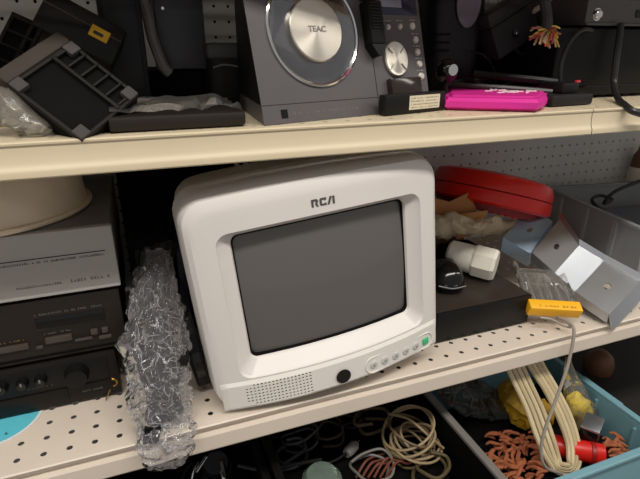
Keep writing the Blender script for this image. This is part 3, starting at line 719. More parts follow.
# ================================================================== lower shelf, between players and television
mb = MB().box(-.030, .030, .70, .92, ZL + .001, ZL + .215, .004)
e = thing('black_tower', 'tall black case standing between the players and the television', 'case', (-.030, .70, ZL + .001))
build('case', MB().box(0, .058, 0, .22, 0, .215, .004), BLACKM, e)
build('front_strip', MB().box(.008, .020, -.001, .003, .03, .2, .001), BLACKP, e)
for k in range(4): build('lamp_dot', MB().cyl(.0016, 0, .001, 10, T(.014, -.001, .10 + k * .028) @ RX(90)), GREYINK, e)
e = thing('navy_folder', 'dark navy folder leaning beside the television', 'folder', (.034, .71, ZL + .001))
build('cover', MB().box(0, .014, 0, .22, 0, .19, .003), mat('navy_vinyl', (22, 24, 40), .35), e)
build('spine', MB().box(.001, .013, -.002, .002, .005, .185, .001), mat('navy_spine', (30, 34, 56), .35), e)
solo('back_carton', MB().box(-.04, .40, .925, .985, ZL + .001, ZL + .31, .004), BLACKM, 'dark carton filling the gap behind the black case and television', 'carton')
# black adapters inside / beside the bag
pth = [P(156, 252, Y=.672), P(155, 300, Y=.635), P(156, 345, Y=.600), P(160, 392, Y=.568), P(165, 425, Y=.545), P(166, 448, Y=.520), P(164, 468, Y=.515)]
e = thing('bagged_cable', 'black cable bundle wrapped in the clear bag hanging over the lip', 'cable', pth[3]); L = Vector(e.location)
rnd = random.Random(3)
for k in range(7):
    pts = []; ox = rnd.uniform(-.018, .018)
    for q in pth[:5]: pts.append(q - L + Vector((ox + rnd.uniform(-.008, .008), rnd.uniform(-.002, .012), rnd.uniform(.0, .010))))
    build('strand', MB().tube(pts, rnd.uniform(.006, .011), 8, 4), BLACKP, e)
M_ = frame(P(170, 372, Y=.585) - L, (.4, -.1, .85), (0, -1, .2))
build('plug_block', MB().box(-.034, .034, -.016, .016, -.012, .012, .004, 2, M_), BLACKP, e)
M_ = frame(P(152, 432, Y=.540) - L, (.2, -.2, .9), (0, -1, .2))
build('plug', MB().box(-.016, .016, -.010, .010, -.008, .008, .002, 2, M_), BLACKM, e)
mb = crumple(pth, [(.020, .014), (.033, .022), (.042, .028), (.040, .026), (.038, .020), (.036, .012), (.022, .006)], 72, 16, 1, .22, freq=40)
rnd = random.Random(5)
mb.v = [tuple(Vector(v) + Vector((noise.noise(Vector(v) * 130), noise.noise(Vector(v) * 130 + Vector((9, 0, 0))), noise.noise(Vector(v) * 130 + Vector((0, 9, 0))))) * .0042) for v in mb.v]
solo('clear_bag', mb, film('wrinkled_film', (226, 222, 232), .88, .09, 1.0, 120, 1.36), 'wrinkled clear plastic bag hanging over the shelf lip beside the television', 'bag', 0)
bag = bpy.data.objects['clear_bag']; vv = [v.co.copy() for v in bag.data.vertices]; nn = [v.normal.copy() for v in bag.data.vertices]; NR = 72
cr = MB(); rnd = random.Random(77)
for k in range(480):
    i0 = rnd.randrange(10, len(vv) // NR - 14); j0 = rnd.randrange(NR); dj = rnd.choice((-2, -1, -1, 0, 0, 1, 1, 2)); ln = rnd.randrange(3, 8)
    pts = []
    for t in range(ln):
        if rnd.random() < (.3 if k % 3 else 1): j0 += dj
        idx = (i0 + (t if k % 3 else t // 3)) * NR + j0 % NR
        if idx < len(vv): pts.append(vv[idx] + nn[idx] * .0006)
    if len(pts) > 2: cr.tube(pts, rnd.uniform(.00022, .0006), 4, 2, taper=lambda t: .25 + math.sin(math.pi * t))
fo = build('fold_highlight', cr, film('fold_highlight_film', (240, 238, 246), .68, .12), bag, 60); fo['kind'] = 'stuff'  # pale strands along the folds, standing in for white highlights on the film
mb = MB()
M_ = frame(P(194, 350, Y=.615), (.20, -.1, -1), (0, -1, .2))
e = thing('black_handset', 'black cordless handset standing between the bag and the television', 'handset'); e.matrix_world = M_
build('body', MB().box(-.055, .058, -.012, .012, -.010, .010, .006, 3), BLACKP, e)
build('ear_piece', MB().cyl(.008, 0, .0015, 16, T(-.036, 0, .010)), BLACKG, e)
build('keypad', MB().box(.0, .04, -.008, .008, .0095, .0112, .001), BLACKG, e)

# ================================================================== lower shelf, right of the television
ZB = ZL + .0605
e = thing('flat_player', 'flat dark metal player lying on the shelf right of the television', 'player', (.432, .594, ZL + .0005))
build('case', MB().box(0, .196, .004, .195, .004, .060, .002), mat('player_brown', (62, 54, 48), .36, metal=.3, var=.1), e)
build('front_panel', MB().box(0, .196, 0, .006, .004, .059, .001), BLACKP, e)
for X in (.02, .176): build('foot', MB().cyl(.010, 0, .005, 14, T(X, .03, 0)), BLACKM, e)
# black mouse
e = thing('black_mouse', 'glossy black rounded mouse on the flat player beside the television', 'mouse', (P(446, 286, Z=ZB).x, P(446, 286, Z=ZB).y, ZB + .0005), (0, 0, R(-20)))
e.scale = (1.0, .9, 1.45)
mb = MB(); rg = []
for z, k in ((0, .9), (.006, 1), (.016, .97), (.025, .82), (.031, .5), (.033, .1)):
    rg.append([(x * k, y * k + z * .2, z) for x, y in rr(-.027, .027, -.045, .045, .024, 5, 3)])
mb.rings(rg, cap0=True, cap1=True); build('shell', mb, BLACKG, e, 50)
build('side_trim', MB().tube([(-.024, -.042, .012), (.0, -.047, .010), (.024, -.042, .012)], .0012, 6, 4), CHROME, e)
# white canister lying
a = P(449, 246, Y=.735); b = P(495, 264, Y=.667)
ax = (b - a); ax.z = -.006; Lc = ax.length
e = thing('white_canister', 'white plastic canister with a faceted cap lying on the flat player', 'canister'); e.matrix_world = frame((a.x, a.y, ZB + .036), ax, (0, 0, 1)) @ RY(90)
build('body', MB().lathe([(.0, 0), (.022, 0), (.027, .005), (.0275, Lc * .55), (.026, Lc * .58)], 28), WHITEP, e, 40)
build('cap', MB().lathe([(.026, Lc * .55), (.0305, Lc * .56), (.0320, Lc * .60), (.0320, Lc * .97), (.029, Lc * 1.03), (0, Lc * 1.03)], 8), WHITEP, e, 20)
# bundle behind
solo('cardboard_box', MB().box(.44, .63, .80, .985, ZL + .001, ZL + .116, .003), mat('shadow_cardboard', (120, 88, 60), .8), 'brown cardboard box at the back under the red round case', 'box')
M, W, H = panel_frame(P(437, 240, Y=.79), P(476, 232, Y=.77), P(437, 196, Y=.80))
e = thing('cardboard_flap', 'torn orange brown cardboard piece standing behind the white canister', 'cardboard'); e.matrix_world = M
build('sheet', MB().prism([(0, 0), (W, 0), (W * 1.05, H * .55), (W * .9, H * .92), (W * .42, H * .8), (0, H * .98)], 0, .004), CARD, e, 0)
build('fold', MB().prism([(W * .42, 0), (W * 1.0, 0), (W * 1.25, H * .5), (W * .5, H * .55)], -.02, -.017), CARD, e, 0)
mb = crumple([P(430, 228, Y=.775), P(452, 226, Y=.765), P(480, 228, Y=.755), P(505, 226, Y=.75), P(514, 221, Y=.75)], [(.010, .022), (.014, .026), (.014, .026), (.010, .018), (.003, .005)], 34, 9, 5, .55, freq=42)
solo('beige_bag', mb, mat('beige_bag', (196, 178, 150), .4, alpha=.9, var=.1), 'beige crumpled plastic bag stretched between cardboard and steel bracket', 'bag', 18)
solo('dark_bundle', MB().box(.545, .626, .725, .785, ZB + .001, ZB + .04, .012, 3), BLACKM, 'dark soft bundle under the beige bag behind the steel bracket', 'bundle')
# red lid
e = thing('round_case', 'red round plastic case with a seam around its edge tilted on cardboard', 'case', P(490, 193, Y=.85), (R(-9), R(17), 0))
e.scale = (1, 1, 1.25)
build('top', MB().lathe([(.0, .024), (.090, .024), (.097, .028), (.108, .030), (.122, .026), (.1285, .014), (.1285, .0015)], 64), RED, e)
build('lower_rim', MB().lathe([(.1265, .0005), (.1295, -.001), (.131, -.010), (.130, -.020), (.122, -.024), (.112, -.022)], 64), RED, e)
build('rim_groove', MB().lathe([(.1262, .0018), (.1268, 0), (.1262, -.0012)], 64), mat('dark_red', (60, 10, 8), .6), e)
for k in range(6):
    a = R(228 + k * 9); build('stud', MB().lathe([(.007, 0), (.007, .012), (.004, .016), (0, .017)], 10, T(.098 * math.cos(a), .098 * math.sin(a) , -.036)), mat('bright_red', (214, 40, 40), .25), e)
build('inner_ring', MB().lathe([(.09, -.022), (.112, -.022), (.110, -.034), (.092, -.034), (.09, -.022)], 48), mat('deep_red', (128, 18, 16), .5), e)
# clear bin
bx, by = P(640, 226, Z=ZL + .135), P(553, 187, Z=ZL + .135)
e = thing('clear_bin', 'translucent grey plastic storage bin at the right behind the steel bracket', 'bin', (bx.x - .004, bx.y - .02, ZL + .001), (0, 0, R(-9)))
BW, BD, BH = .40, .315, .134
build('side_wall', MB().box(0, .003, 0, BD, .003, BH, .001), BINPL, e, 0)
build('side_wall', MB().box(BW - .003, BW, 0, BD, .003, BH, .001), BINPL, e, 0)
build('front_wall', MB().box(.003, BW - .003, 0, .003, .003, BH, .001), BINPL, e, 0)
build('back_wall', MB().box(.003, BW - .003, BD - .003, BD, .003, BH, .001), BINPL, e, 0)
build('bottom', MB().box(.003, BW - .003, .003, BD - .003, .0, .003), BINPL, e, 0)
mb = MB()
for a in ((-.008, .004, -.008, BD + .008), (BW - .004, BW + .008, -.008, BD + .008), (.004, BW - .004, -.008, .004), (.004, BW - .004, BD - .004, BD + .008)): mb.box(a[0], a[1], a[2], a[3], BH - .008, BH, .002)
build('rim', mb, film('rim_plastic', (190, 194, 198), .25, .2), e, 0)
for k in range(3): build('rib', MB().box(-.0065, 0, .07 + k * .09, .082 + k * .09, .01, BH - .008, .001), BINPL, e, 0)
e = thing('binned_box', 'dark blue grey box lying inside the translucent bin', 'box', Matrix.Rotation(R(-9), 3, 'Z') @ Vector((.03, .16, .004)) + e.location, (0, 0, R(-9)))
build('body', MB().box(0, .34, 0, .12, 0, .07, .004), mat('slate_box', (104, 112, 128), .5), e)
build('lid', MB().box(-.001, .341, -.001, .121, .07, .075, .002), mat('slate_lid', (92, 100, 116), .45), e)
mb = MB().tube([P(608, 214, Y=.80), P(597, 207, Y=.84), P(592, 200, Y=.86), P(600, 196, Y=.86), P(612, 200, Y=.84), P(604, 204, Y=.83), P(612, 194, Y=.82), P(628, 186, Y=.81), P(650, 178, Y=.80)], .0042, 8, 6)
solo('bin_cord', mb, CORD, 'black cord looping out of the translucent bin', 'cable')
e = thing('small_jug', 'brown and white jug standing behind the translucent bin at right', 'jug', (P(638, 166, Y=.965).x + .012, .968, ZL + .001))
build('body', MB().lathe([(.0, 0), (.024, 0), (.025, .15), (.022, .18), (.012, .2), (.012, .212), (0, .212)], 24), mat('jug_brown', (110, 78, 56), .4), e)
build('band', MB().lathe([(.0254, .10), (.0258, .11), (.0258, .145), (.0254, .15)], 24), WHITEP, e)
# steel bracket: bent strip with slots
def strip(name, label, quads, m, thick=.0016, edges=()):
    org = quads[0][0][0]; e = thing(name, label, 'bracket', org)
    for (q, slot, mm) in quads:
        a, b, c, d = [v - org for v in q]
        nr = (b - a).cross(d - a).normalized()
        if nr.z < 0 and abs(nr.z) > .2: nr = -nr
        bil = lambda u, v: a.lerp(b, u / 5).lerp(d.lerp(c, u / 5), v / 3)
        mb = MB(); hc = lambda i, j: slot and i == 2 and j == 1
        mb.cells(bil, 5, 3, hc, .24, thick, nr, .46)
        k = len(mb.v); back = MB().cells(lambda u, v: bil(u, v) - nr * thick, 5, 3, hc, .24, 0, nr, .46); mb.add(back.v, back.f)
        for (s0, s1) in ((a, b), (b, c), (c, d), (d, a)): mb.add([s0, s1, s1 - nr * thick, s0 - nr * thick], [(0, 1, 2, 3)])
        build('plate', mb, mm, e, 0)
    for (s, r) in edges: build('flange', MB().tube([v - org for v in s], r, 6, 1), STEEL, e)
    return e
def on_plane(px, py, a, b, c):
    n = (b - a).cross(c - a); q = P(px, py, Y=.6); d = q - CAM; return CAM + d * ((a - CAM).dot(n) / d.dot(n))
lo = [P(532, 253, Y=.684), P(555, 273, Y=.628), P(575, 292, Y=.600), None]
up = [None, P(579, 246, Y=.658), None, P(641, 281, Y=.566)]
up[2] = on_plane(604, 261, lo[1], lo[2], up[1]); up[0] = on_plane(560, 219, lo[0], lo[1], up[1]); lo[3] = on_plane(609, 315, lo[2], up[2], up[3])
ee = [lo[3] + Vector((.012, -.006, -.034)), up[3] + Vector((.012, -.006, -.034))]
e = strip('steel_bracket', 'large bent galvanised steel bracket with slots overhanging the shelf edge',
      [([lo[0], lo[1], up[1], up[0]], True, STEEL), ([lo[1], lo[2], up[2], up[1]], False, STEEL), ([lo[2], lo[3], up[3], up[2]], True, STEEL), ([lo[3], ee[0], ee[1], up[3]], False, STEEL)], STEEL)
L = Vector(e.location)
dz = Vector((0, 0, -.018))
for i in range(3):
    q = [lo[i] - L, lo[i + 1] - L, lo[i + 1] - L + dz, lo[i] - L + dz]; mb = MB().add(q + [v + Vector((0, .0016, 0)) for v in q], [(0, 1, 2, 3), (7, 6, 5, 4), (0, 1, 5, 4), (2, 3, 7, 6), (1, 2, 6, 5), (3, 0, 4, 7)]); build('side_flange', mb, STEEL, e, 0)
    uz = Vector((.002, .004, .012)); q = [up[i] - L, up[i + 1] - L, up[i + 1] - L + uz, up[i] - L + uz]; mb = MB().add(q + [v + Vector((0, .0016, 0)) for v in q], [(0, 1, 2, 3), (7, 6, 5, 4), (0, 1, 5, 4), (2, 3, 7, 6), (1, 2, 6, 5), (3, 0, 4, 7)]); build('back_flange', mb, STEEL, e, 0)
aq = [P(503, 238, Y=.712), P(530, 254, Y=.686), P(553, 222, Y=.738), P(531, 208, Y=.759)]
e = strip('steel_bracket', 'small bluish steel bracket with one slot behind the large bracket', [(aq, True, BLUESTEEL)], BLUESTEEL)
L = Vector(e.location)
for i, (a, b) in enumerate(((aq[0], aq[1]), (aq[1], aq[2]))):
    q = [a - L, b - L, b - L + dz * 1.6, a - L + dz * 1.6]; mb = MB().add(q + [v + Vector((.001, .0012, 0)) for v in q], [(0, 1, 2, 3), (7, 6, 5, 4), (0, 1, 5, 4), (2, 3, 7, 6), (1, 2, 6, 5), (3, 0, 4, 7)]); build('flange', mb, BLUESTEEL, e, 0)
solo('slot_shade_block', MB().box(.735, .865, .60, .68, ZL + .001, ZL + .012, .003), BLACKM, 'dark block added under the large steel bracket to darken its slots', 'block')  # added black block, makes the bracket slots look shaded
# drill bit set
a = P(553, 309, Y=.575); b = P(524, 273, Y=.655); ax = b - a; Lc = ax.length
M = frame(a, P(578, 311, Y=.560) - P(528, 308, Y=.592), ax)
e = thing('drill_bit_set', 'clear case of drill bits with a yellow card across its end', 'drill bits'); e.matrix_world = M
W2 = .046
sgn = -1 if (M @ Vector((0, .01, 0)) - a).z > 0 else 1
build('case', MB().box(-W2, W2, -.007, .007, .0, Lc, .002), film('case_film', (200, 200, 196), .80, .08), e)
yc = build('yellow_card', MB().box(-W2 - .001, W2 + .001, -.012, .010, -.011, .010, .0015), YELLOW, e)
rnd = random.Random(6)
mk = marks(-.012, .018, -.001, 0, .004, rnd, .9); build('card_print', marks(-.03, .006, -.006, -.0122, .004, rnd, .9), mat('amber_print', (150, 90, 10), .6), yc, 0); build('card_print', marks(.012, .036, -.006, -.0122, .004, rnd, .95), mat('amber_print', (150, 90, 10), .6), yc, 0)
BIT = mat('bit_steel', (176, 168, 160), .35, metal=.8)
def bit(x, r, z0, z1, par, zs):
    mb = MB(); vs = []; fs = []; n = 8; K = 26
    for i in range(K + 1):
        t = i / K; z = z0 + (z1 - z0) * t; tw = t * 9
        fl = max(0, min(1, (t - .3) * 6)); tip = 1 if t < .93 else max(.05, (1 - t) / .07)
        for k in range(n):
            an = 2 * math.pi * k / n; rr_ = r * tip * (1 - fl * .42 * (0.5 + .5 * math.cos(2 * (an - tw))))
            vs.append((x + rr_ * math.cos(an), rr_ * math.sin(an), z))
    for i in range(K):
        for k in range(n): fs.append((i * n + k, i * n + (k + 1) % n, (i + 1) * n + (k + 1) % n, (i + 1) * n + k))
    mb.add(vs, fs); return build('drill_bit', mb, BIT, par, 40)
for k in range(5): bit(-.030 + k * .0165, .0042 - .0005 * k, .012, Lc * (.96 - .03 * k), e, 0)
mb = bit(-W2 + .003, .0052, .03, Lc * 1.28, e, 0)
# grey lead hanging from the bit case down into the crate
mb = MB().tube([P(556, 316, Y=.57), P(568, 323, Y=.545), P(574, 332, Y=.528), P(568, 365, Y=.512), P(556, 400, Y=.495), P(545, 430, Y=.482), P(541, 452, Y=.474), P(546, 468, Y=.468), P(562, 474, Y=.468)], .0028, 8, 8)
solo('grey_lead', mb, GREYCORD, 'thin grey lead hanging from the drill bits into the blue crate', 'cable')
mb = MB().tube([P(540, 318, Y=.57), P(552, 320, Y=.56), P(563, 326, Y=.548), P(571, 328, Y=.54)], .0022, 6, 5); solo('grey_lead', mb, GREYCORD, 'short end of thin grey lead lying under the yellow card', 'cable')

# ================================================================== bins below the lower shelf
ZD = .5755
def bin_(name, label, x0, x1, y0, y1, z0, z1, m, rim, t=.004, rw=.010):
    e = thing(name, label, 'crate' if 'crate' in name else 'bin', (x0, y0, z0)); W, D, H = x1 - x0, y1 - y0, z1 - z0
    build('side_wall', MB().box(0, t, 0, D, t, H, .001), m, e, 0); build('side_wall', MB().box(W - t, W, 0, D, t, H, .001), m, e, 0)
    build('end_wall', MB().box(t, W - t, 0, t, t, H, .001), m, e, 0); build('end_wall', MB().box(t, W - t, D - t, D, t, H, .001), m, e, 0)
    build('bottom', MB().box(0, W, 0, D, 0, t), m, e, 0)
    for a in ((-rw, t, -rw, D + rw), (W - t, W + rw, -rw, D + rw), (t, W - t, -rw, t), (t, W - t, D - t, D + rw)): build('rim', MB().box(a[0], a[1], a[2], a[3], H, H + .008, .002), rim, e, 0)
    return e, W, D, H
ZR = 1.45 - .64
ZK = 1.45 - .685
e, W, D, H = bin_('plastic_crate', 'light blue plastic crate under the shelf at the lower right', .502, .856, .440, .745, ZD, ZK - .008, BLUECR, BLUECR)
for k in range(3): build('rib', MB().box(W - .010, W - .004, .05 + k * .09, .056 + k * .09, .02, H - .01, .001), BLUECR, e, 0)
build('handle', MB().box(W + .006, W + .016, .10, .20, H - .012, H + .006, .003), BLUECR, e)
e, W, D, H = bin_('black_bin', 'black plastic bin of cables with a grey rim under the television', .150, .476, .43, .76, ZD, ZR - .01, BLACKM, BLACKP)
for o in e.children:
    if o.name.startswith('rim') and min(c[0] for c in o.bound_box) > .2: o.data.materials[0] = mat('grey_rim', (120, 116, 112), .4); o['label'] = 'worn grey rim of the bin'; break
e, W, D, H = bin_('black_bin', 'black plastic bin of gadgets at the lower left under the bag', -.25, .128, .45, .76, ZD, ZR - .03, BLACKM, BLACKP)
def pile(name, label, cat, cells, m, seed): pass
# black bin contents
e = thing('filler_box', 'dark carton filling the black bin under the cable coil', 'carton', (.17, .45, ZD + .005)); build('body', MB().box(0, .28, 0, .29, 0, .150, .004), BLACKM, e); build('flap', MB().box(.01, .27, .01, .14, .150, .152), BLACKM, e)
ZC = ZD + .159
rnd = random.Random(21)
c = P(415, 441, Z=ZC + .03)
e = thing('cable_coil', 'loose coil of tan cable in the black bin', 'cable coil', (c.x - .006, c.y, ZC))
for k in range(11):
    r0 = rnd.uniform(.030, .050); ox, oy = rnd.uniform(-.010, .010), rnd.uniform(-.010, .010); tx, ty = rnd.uniform(-.9, .9), rnd.uniform(-.7, .9); zz = .016 + .004 * k
    pts = [(ox + r0 * math.cos(R(a)), oy + r0 * .95 * math.sin(R(a)), max(.003, zz + r0 * (tx * math.cos(R(a)) + ty * math.sin(R(a))) * .6)) for a in range(0, 360, 30)]
    build('loop', MB().tube(pts, .0024, 7, 4, True), TAN if k % 3 else mat('dull_tan', (106, 90, 66), .5), e)
build('loose_end', MB().tube([(-.03, .04, .07), (-.005, .01, .075), (.02, -.02, .055), (.045, -.035, .03)], .0024, 7, 6), TAN, e)
for k in range(6):
    a = P(356 + 6 * k, 478, Z=ZC + .015); b = P(372 + 7 * k, 458 + 3 * (k % 3), Z=ZC + .02)
    if k == 0: e = thing('red_wires', 'bundle of reddish brown wires below the tan coil', 'wire bundle', a); L = Vector(a)
    build('wire', MB().tube([a - L, (a + b) / 2 - L + Vector((0, 0, .01 + .002 * k)), b - L, b - L + Vector((.03, .01, -.012))], .0022, 6, 5), mat('rust_wire', (116, 66, 50), .5), e)
q = P(322, 474, Z=ZC + .045)
e = thing('glass_jar', 'round greenish glass jar top at the bottom edge under the television', 'jar', (q.x, q.y, ZC))
build('glass', MB().lathe([(.0, 0), (.030, 0), (.034, .01), (.034, .034), (.026, .045), (.012, .049), (0, .05)], 28), mat('green_glass', (150, 170, 156), .15, trans=.6, alpha=1), e)
build('label_patch', MB().box(-.012, .012, -.0350, -.0342, .01, .03), mat('moss_paper', (120, 132, 104), .7), e)
q = P(352, 447, Z=ZC + .02)
e = thing('white_plug', 'small pale grey plug lying left of the tan cable coil', 'plug', (q.x, q.y, ZC + .016), (0, 0, R(30)))
build('body', MB().lathe([(0, -.018), (.008, -.018), (.010, -.012), (.010, .008), (.005, .016), (0, .016)], 18, RY(90)), mat('pale_grey', (150, 146, 142), .5), e)
build('pin', MB().cyl(.0015, .014, .024, 8, RY(90)), CHROME, e)
build('lead', MB().tube([(-.016, 0, 0), (-.04, .01, -.006), (-.07, .03, -.01)], .003, 8, 5), BLACKP, e)
mb = MB().tube([P(238, 466, Z=ZC + .02), P(262, 470, Z=ZC + .02), P(292, 465, Z=ZC + .02), P(322, 460, Z=ZC + .02)], .0035, 8, 6); solo('dark_lead', mb, mat('dark_lead', (60, 58, 58), .35), 'dark lead running across the bin behind the jar', 'cable')
rnd = random.Random(41)
clut = [('dull grey', (84, 80, 76), 300, 440), ('dark brown', (70, 54, 42), 330, 432), ('black', (26, 25, 25), 350, 420), ('dull brown', (96, 78, 58), 372, 424), ('pale grey', (120, 116, 110), 372, 470), ('slate', (60, 62, 68), 290, 455), ('olive brown', (88, 78, 54), 430, 470)]
for nm, c_, px, py in clut:
    q = P(px, py, Z=ZC + .02); pts = []
    a0 = rnd.uniform(0, 6); rr0 = rnd.uniform(.022, .038)
    for t in range(13):
        an = a0 + t * .95; rad = rr0 * rnd.uniform(.7, 1.2)
        X = min(.452, max(.165, q.x + rad * math.cos(an) * 1.3)); Y_ = min(.73, max(.45, q.y + rad * math.sin(an)))
        pts.append((X, Y_, ZC + .006 + .0024 * t + rnd.uniform(0, .006)))
    solo('tangled_cable', MB().tube(pts, rnd.uniform(.0022, .0034), 7, 6), mat('clutter ' + nm, c_, .45), nm + ' cable tangle lying loose in the black bin ' + ('left of the tan coil' if px < 345 else 'around the tan coil'), 'cable')
# left gadget bin
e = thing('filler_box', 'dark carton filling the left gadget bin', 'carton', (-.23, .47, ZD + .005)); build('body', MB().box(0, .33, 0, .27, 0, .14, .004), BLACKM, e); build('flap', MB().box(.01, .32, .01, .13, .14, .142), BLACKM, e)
ZG = ZD + .150
q = P(215, 456, Z=ZG + .04)
e = thing('lens_barrel', 'black ringed lens barrel in the gadget bin under the shelf lip', 'lens', (q.x, q.y, ZG), (R(18), 0, 0))
build('barrel', MB().lathe([(0, .002), (.026, .002), (.028, .006), (.028, .018), (.025, .020), (.025, .032), (.022, .036), (.018, .036), (.017, .028), (0, .026)], 32), BLACKP, e)
for k in range(3): build('ring', MB().lathe([(.0262 - k * .003, .019 + k * .008), (.0272 - k * .003, .0205 + k * .008), (.0262 - k * .003, .022 + k * .008)], 32), DGREY, e)
for k, (px, py, lab) in enumerate(((200, 468, 'small chrome clamp at the far left of the gadget bin'), (224, 474, 'small chrome clamp under the ringed lens barrel'))):
    q = P(px, py, Z=ZG + .03); e = thing('chrome_clamp', lab, 'clamp', (q.x, q.y, ZG + .002), (0, 0, R(40 + 50 * k)))
    build('jaw', MB().box(-.014, .014, -.006, .006, 0, .028, .003), BLACKP, e); build('screw', MB().cyl(.004, -.012, .02, 14, T(0, 0, .03) @ RY(70), .001), CHROME, e)
    build('arm', MB().tube([(-.02, 0, .02), (-.005, .004, .034), (.02, .006, .022)], .003, 8, 4), CHROME, e)
mb = MB().tube([P(182, 479, Z=ZG + .01), P(190, 466, Z=ZG + .02), P(206, 462, Z=ZG + .02), P(214, 470, Z=ZG + .02), P(200, 482, Z=ZG + .012)], .003, 8, 6); solo('gadget_cord', mb, BLACKP, 'black cord looped around the chrome clamps in the gadget bin', 'cable')
# crate contents
e = thing('filler_box', 'dark carton at the bottom of the blue crate', 'carton', (.52, .46, ZD + .005)); build('body', MB().box(0, .31, 0, .26, 0, .115, .004), BLACKM, e); build('flap', MB().box(.01, .30, .01, .13, .115, .117), BLACKM, e)
ZX = ZD + .123
rnd = random.Random(17)
chip_me = None
for k in range(110):
    px, py = (rnd.uniform(490, 548), rnd.uniform(432, 478)) if k < 88 else (rnd.uniform(600, 624), rnd.uniform(436, 466))
    q = P(px, py, Z=ZX + .022)
    mb = MB().tube([(-.016, 0, 0), (-.007, .003, .004), (.006, -.002, .005), (.015, .002, 0)], .0036, 6, 2, taper=lambda t: .55 + .9 * math.sin(math.pi * t) * .6)
    if chip_me is None:
        chip_me = build('clay_piece', mb, TERRA); o = chip_me
    else:
        o = chip_me.copy(); COL.objects.link(o)
    o.location = (q.x, q.y, ZX + .006 + rnd.uniform(0, .026)); o.rotation_euler = (R(rnd.uniform(-25, 25)), R(rnd.uniform(-25, 25)), R(rnd.uniform(-60, 60)))
    o.scale = [rnd.uniform(.7, 1.15)] * 3
    tag(o, 'terracotta clay scrap in the heap at the front of the blue crate' if k < 88 else 'terracotta clay scrap in the small heap beside the red tube', 'clay scrap', 'clay scraps in the crate front heap' if k < 88 else 'clay scraps beside the red tube')
# beige cord hank
rnd = random.Random(9)
top = [P(516, 372, Z=ZX + .09), P(536, 366, Z=ZX + .09)]
e = thing('cord_hank', 'long folded hank of flat beige cord standing in the blue crate', 'cord', (top[0].x, top[0].y, ZX)); L = Vector(e.location)
def pz(px, py, Y): return P(px, py, Y=Y) - L
for k in range(4):
    o_ = k * 5.2
    pts = [pz(500 + o_, 352, .590), pz(513 + o_, 380, .570), pz(527 + o_, 410, .545), pz(537 + o_, 438, .515), pz(546 + o_ * .8, 458, .497), pz(556 + o_ * .3, 472 - k * 2.6, .487), pz(570 - k * .3, 473 - k * 2.6, .486), pz(579 - k * 3.4, 464 - k * 1.5, .490), pz(578 - o_ * .7, 442, .510), pz(570 - o_ * .8, 416, .535), pz(557 - o_ * .8, 390, .560), pz(543 - o_ * .9, 366, .580), pz(535 - o_, 348, .595)]
    build('strand', MB().tube(pts, .0046, 8, 5), BEIGECORD if k % 2 == 0 else mat('dull_beige_cord', (198, 180, 144), .5), e)
# yellow bags
mb = crumple([P(503, 385, Z=ZX + .075), P(515, 400, Z=ZX + .06), P(532, 412, Z=ZX + .05), P(548, 416, Z=ZX + .04)], [(.018, .03), (.034, .04), (.034, .036), (.018, .02)], 30, 8, 12, .45, freq=34)
solo('yellow_bag', mb, mat('dull_yellow_plastic', (176, 138, 34), .5, var=.1), 'dull yellow plastic bag behind the beige cord hank', 'bag', 30)
mb = crumple([P(568, 384, Y=.60), P(574, 398, Y=.585), P(580, 412, Y=.575), P(584, 424, Y=.57)], [(.006, .004), (.020, .014), (.030, .022), (.030, .020)], 24, 7, 14, .25, freq=20)
e = thing('yellow_pouch', 'clear pouch of bright yellow pieces in the blue crate', 'bag'); build('filling', crumple([P(572, 396, Y=.590), P(577, 406, Y=.582), P(583, 419, Y=.574)], [(.014, .008), (.026, .014), (.030, .016)], 26, 7, 15, .5, freq=45), mat('bright_yellow', (250, 214, 24), .5, var=.1), e, 30)
build('clear_sleeve', crumple([P(567, 358, Y=.62), P(571, 380, Y=.60), P(578, 404, Y=.58), P(587, 428, Y=.568)], [(.004, .004), (.018, .012), (.034, .022), (.042, .024)], 30, 8, 14, .2, freq=24), FILM, e, 0)
e = thing('tangle_bag', 'clear plastic bag of grey odds and ends at the left of the crate', 'bag'); q = P(470, 402, Z=ZR + .02)
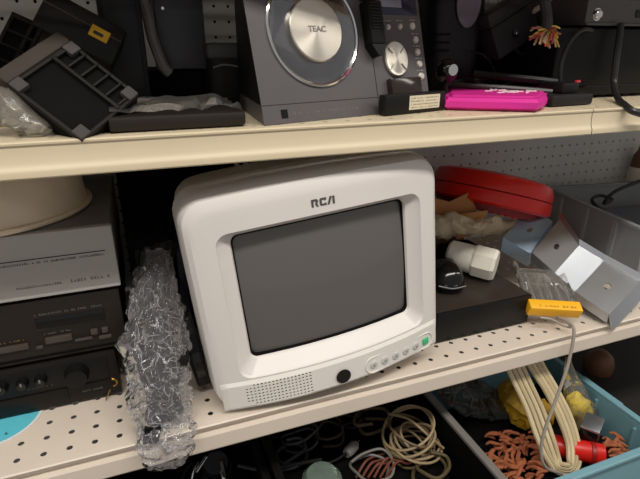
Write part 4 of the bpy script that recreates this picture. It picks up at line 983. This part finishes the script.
build('sleeve', crumple([P(446, 388, Y=.70), P(466, 396, Y=.685), P(486, 402, Y=.67), P(500, 412, Y=.66)], [(.02, .03), (.036, .05), (.034, .05), (.018, .03)], 26, 6, 31, .3, freq=22), film('grey_film', (120, 116, 110), .72, .15), e, 0)
for k in range(6):
    a = P(450 + 8 * k, 384 + 3 * k, Y=.70); build('strip', MB().tube([a, a + Vector((rnd.uniform(-.02, .03), -.015, rnd.uniform(-.03, -.01))), a + Vector((rnd.uniform(-.02, .03), -.03, rnd.uniform(-.05, -.03)))], .002, 6, 5), GREYCORD, e)
# red tube, silver box
a = P(535, 440, Z=ZX + .03); b = P(604, 454, Z=ZX + .03); ax = b - a
e = thing('red_tube', 'red plastic tube lying behind the beige cord hank', 'tube'); e.matrix_world = frame((a.x, a.y, ZX + .026), ax, (0, 0, 1)) @ RY(90)
build('barrel', MB().lathe([(0, 0), (.018, 0), (.020, .003), (.020, ax.length - .003), (.018, ax.length), (0, ax.length)], 24), mat('red_tube', (206, 32, 24), .35), e)
build('collar', MB().lathe([(.0204, ax.length * .8), (.0215, ax.length * .81), (.0215, ax.length * .86), (.0204, ax.length * .87)], 24), mat('dark_red_collar', (150, 22, 18), .4), e)
q = P(592, 436, Z=ZX + .05)
e = thing('metal_can', 'small silver and black metal can standing behind the red tube', 'can', (q.x + .01, q.y + .012, ZX), (0, 0, R(30)))
build('body', MB().box(-.024, .024, -.016, .016, 0, .066, .004, 2), BLACKG, e); build('foil_band', MB().box(.006, .0246, -.0166, .0166, .004, .062, .004, 2), CHROME, e); build('rim', MB().box(-.025, .025, -.017, .017, .064, .070, .002), STEEL, e)
q = P(605, 368, Y=.80)
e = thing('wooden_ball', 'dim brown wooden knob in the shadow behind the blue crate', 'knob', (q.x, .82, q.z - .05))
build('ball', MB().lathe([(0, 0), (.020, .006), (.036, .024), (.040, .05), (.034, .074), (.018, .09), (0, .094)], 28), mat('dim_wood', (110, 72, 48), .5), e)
build('stem', MB().lathe([(.014, -(q.z - .05 - ZD)), (.014, .01)], 16), mat('dim_wood', (110, 72, 48), .5), e)
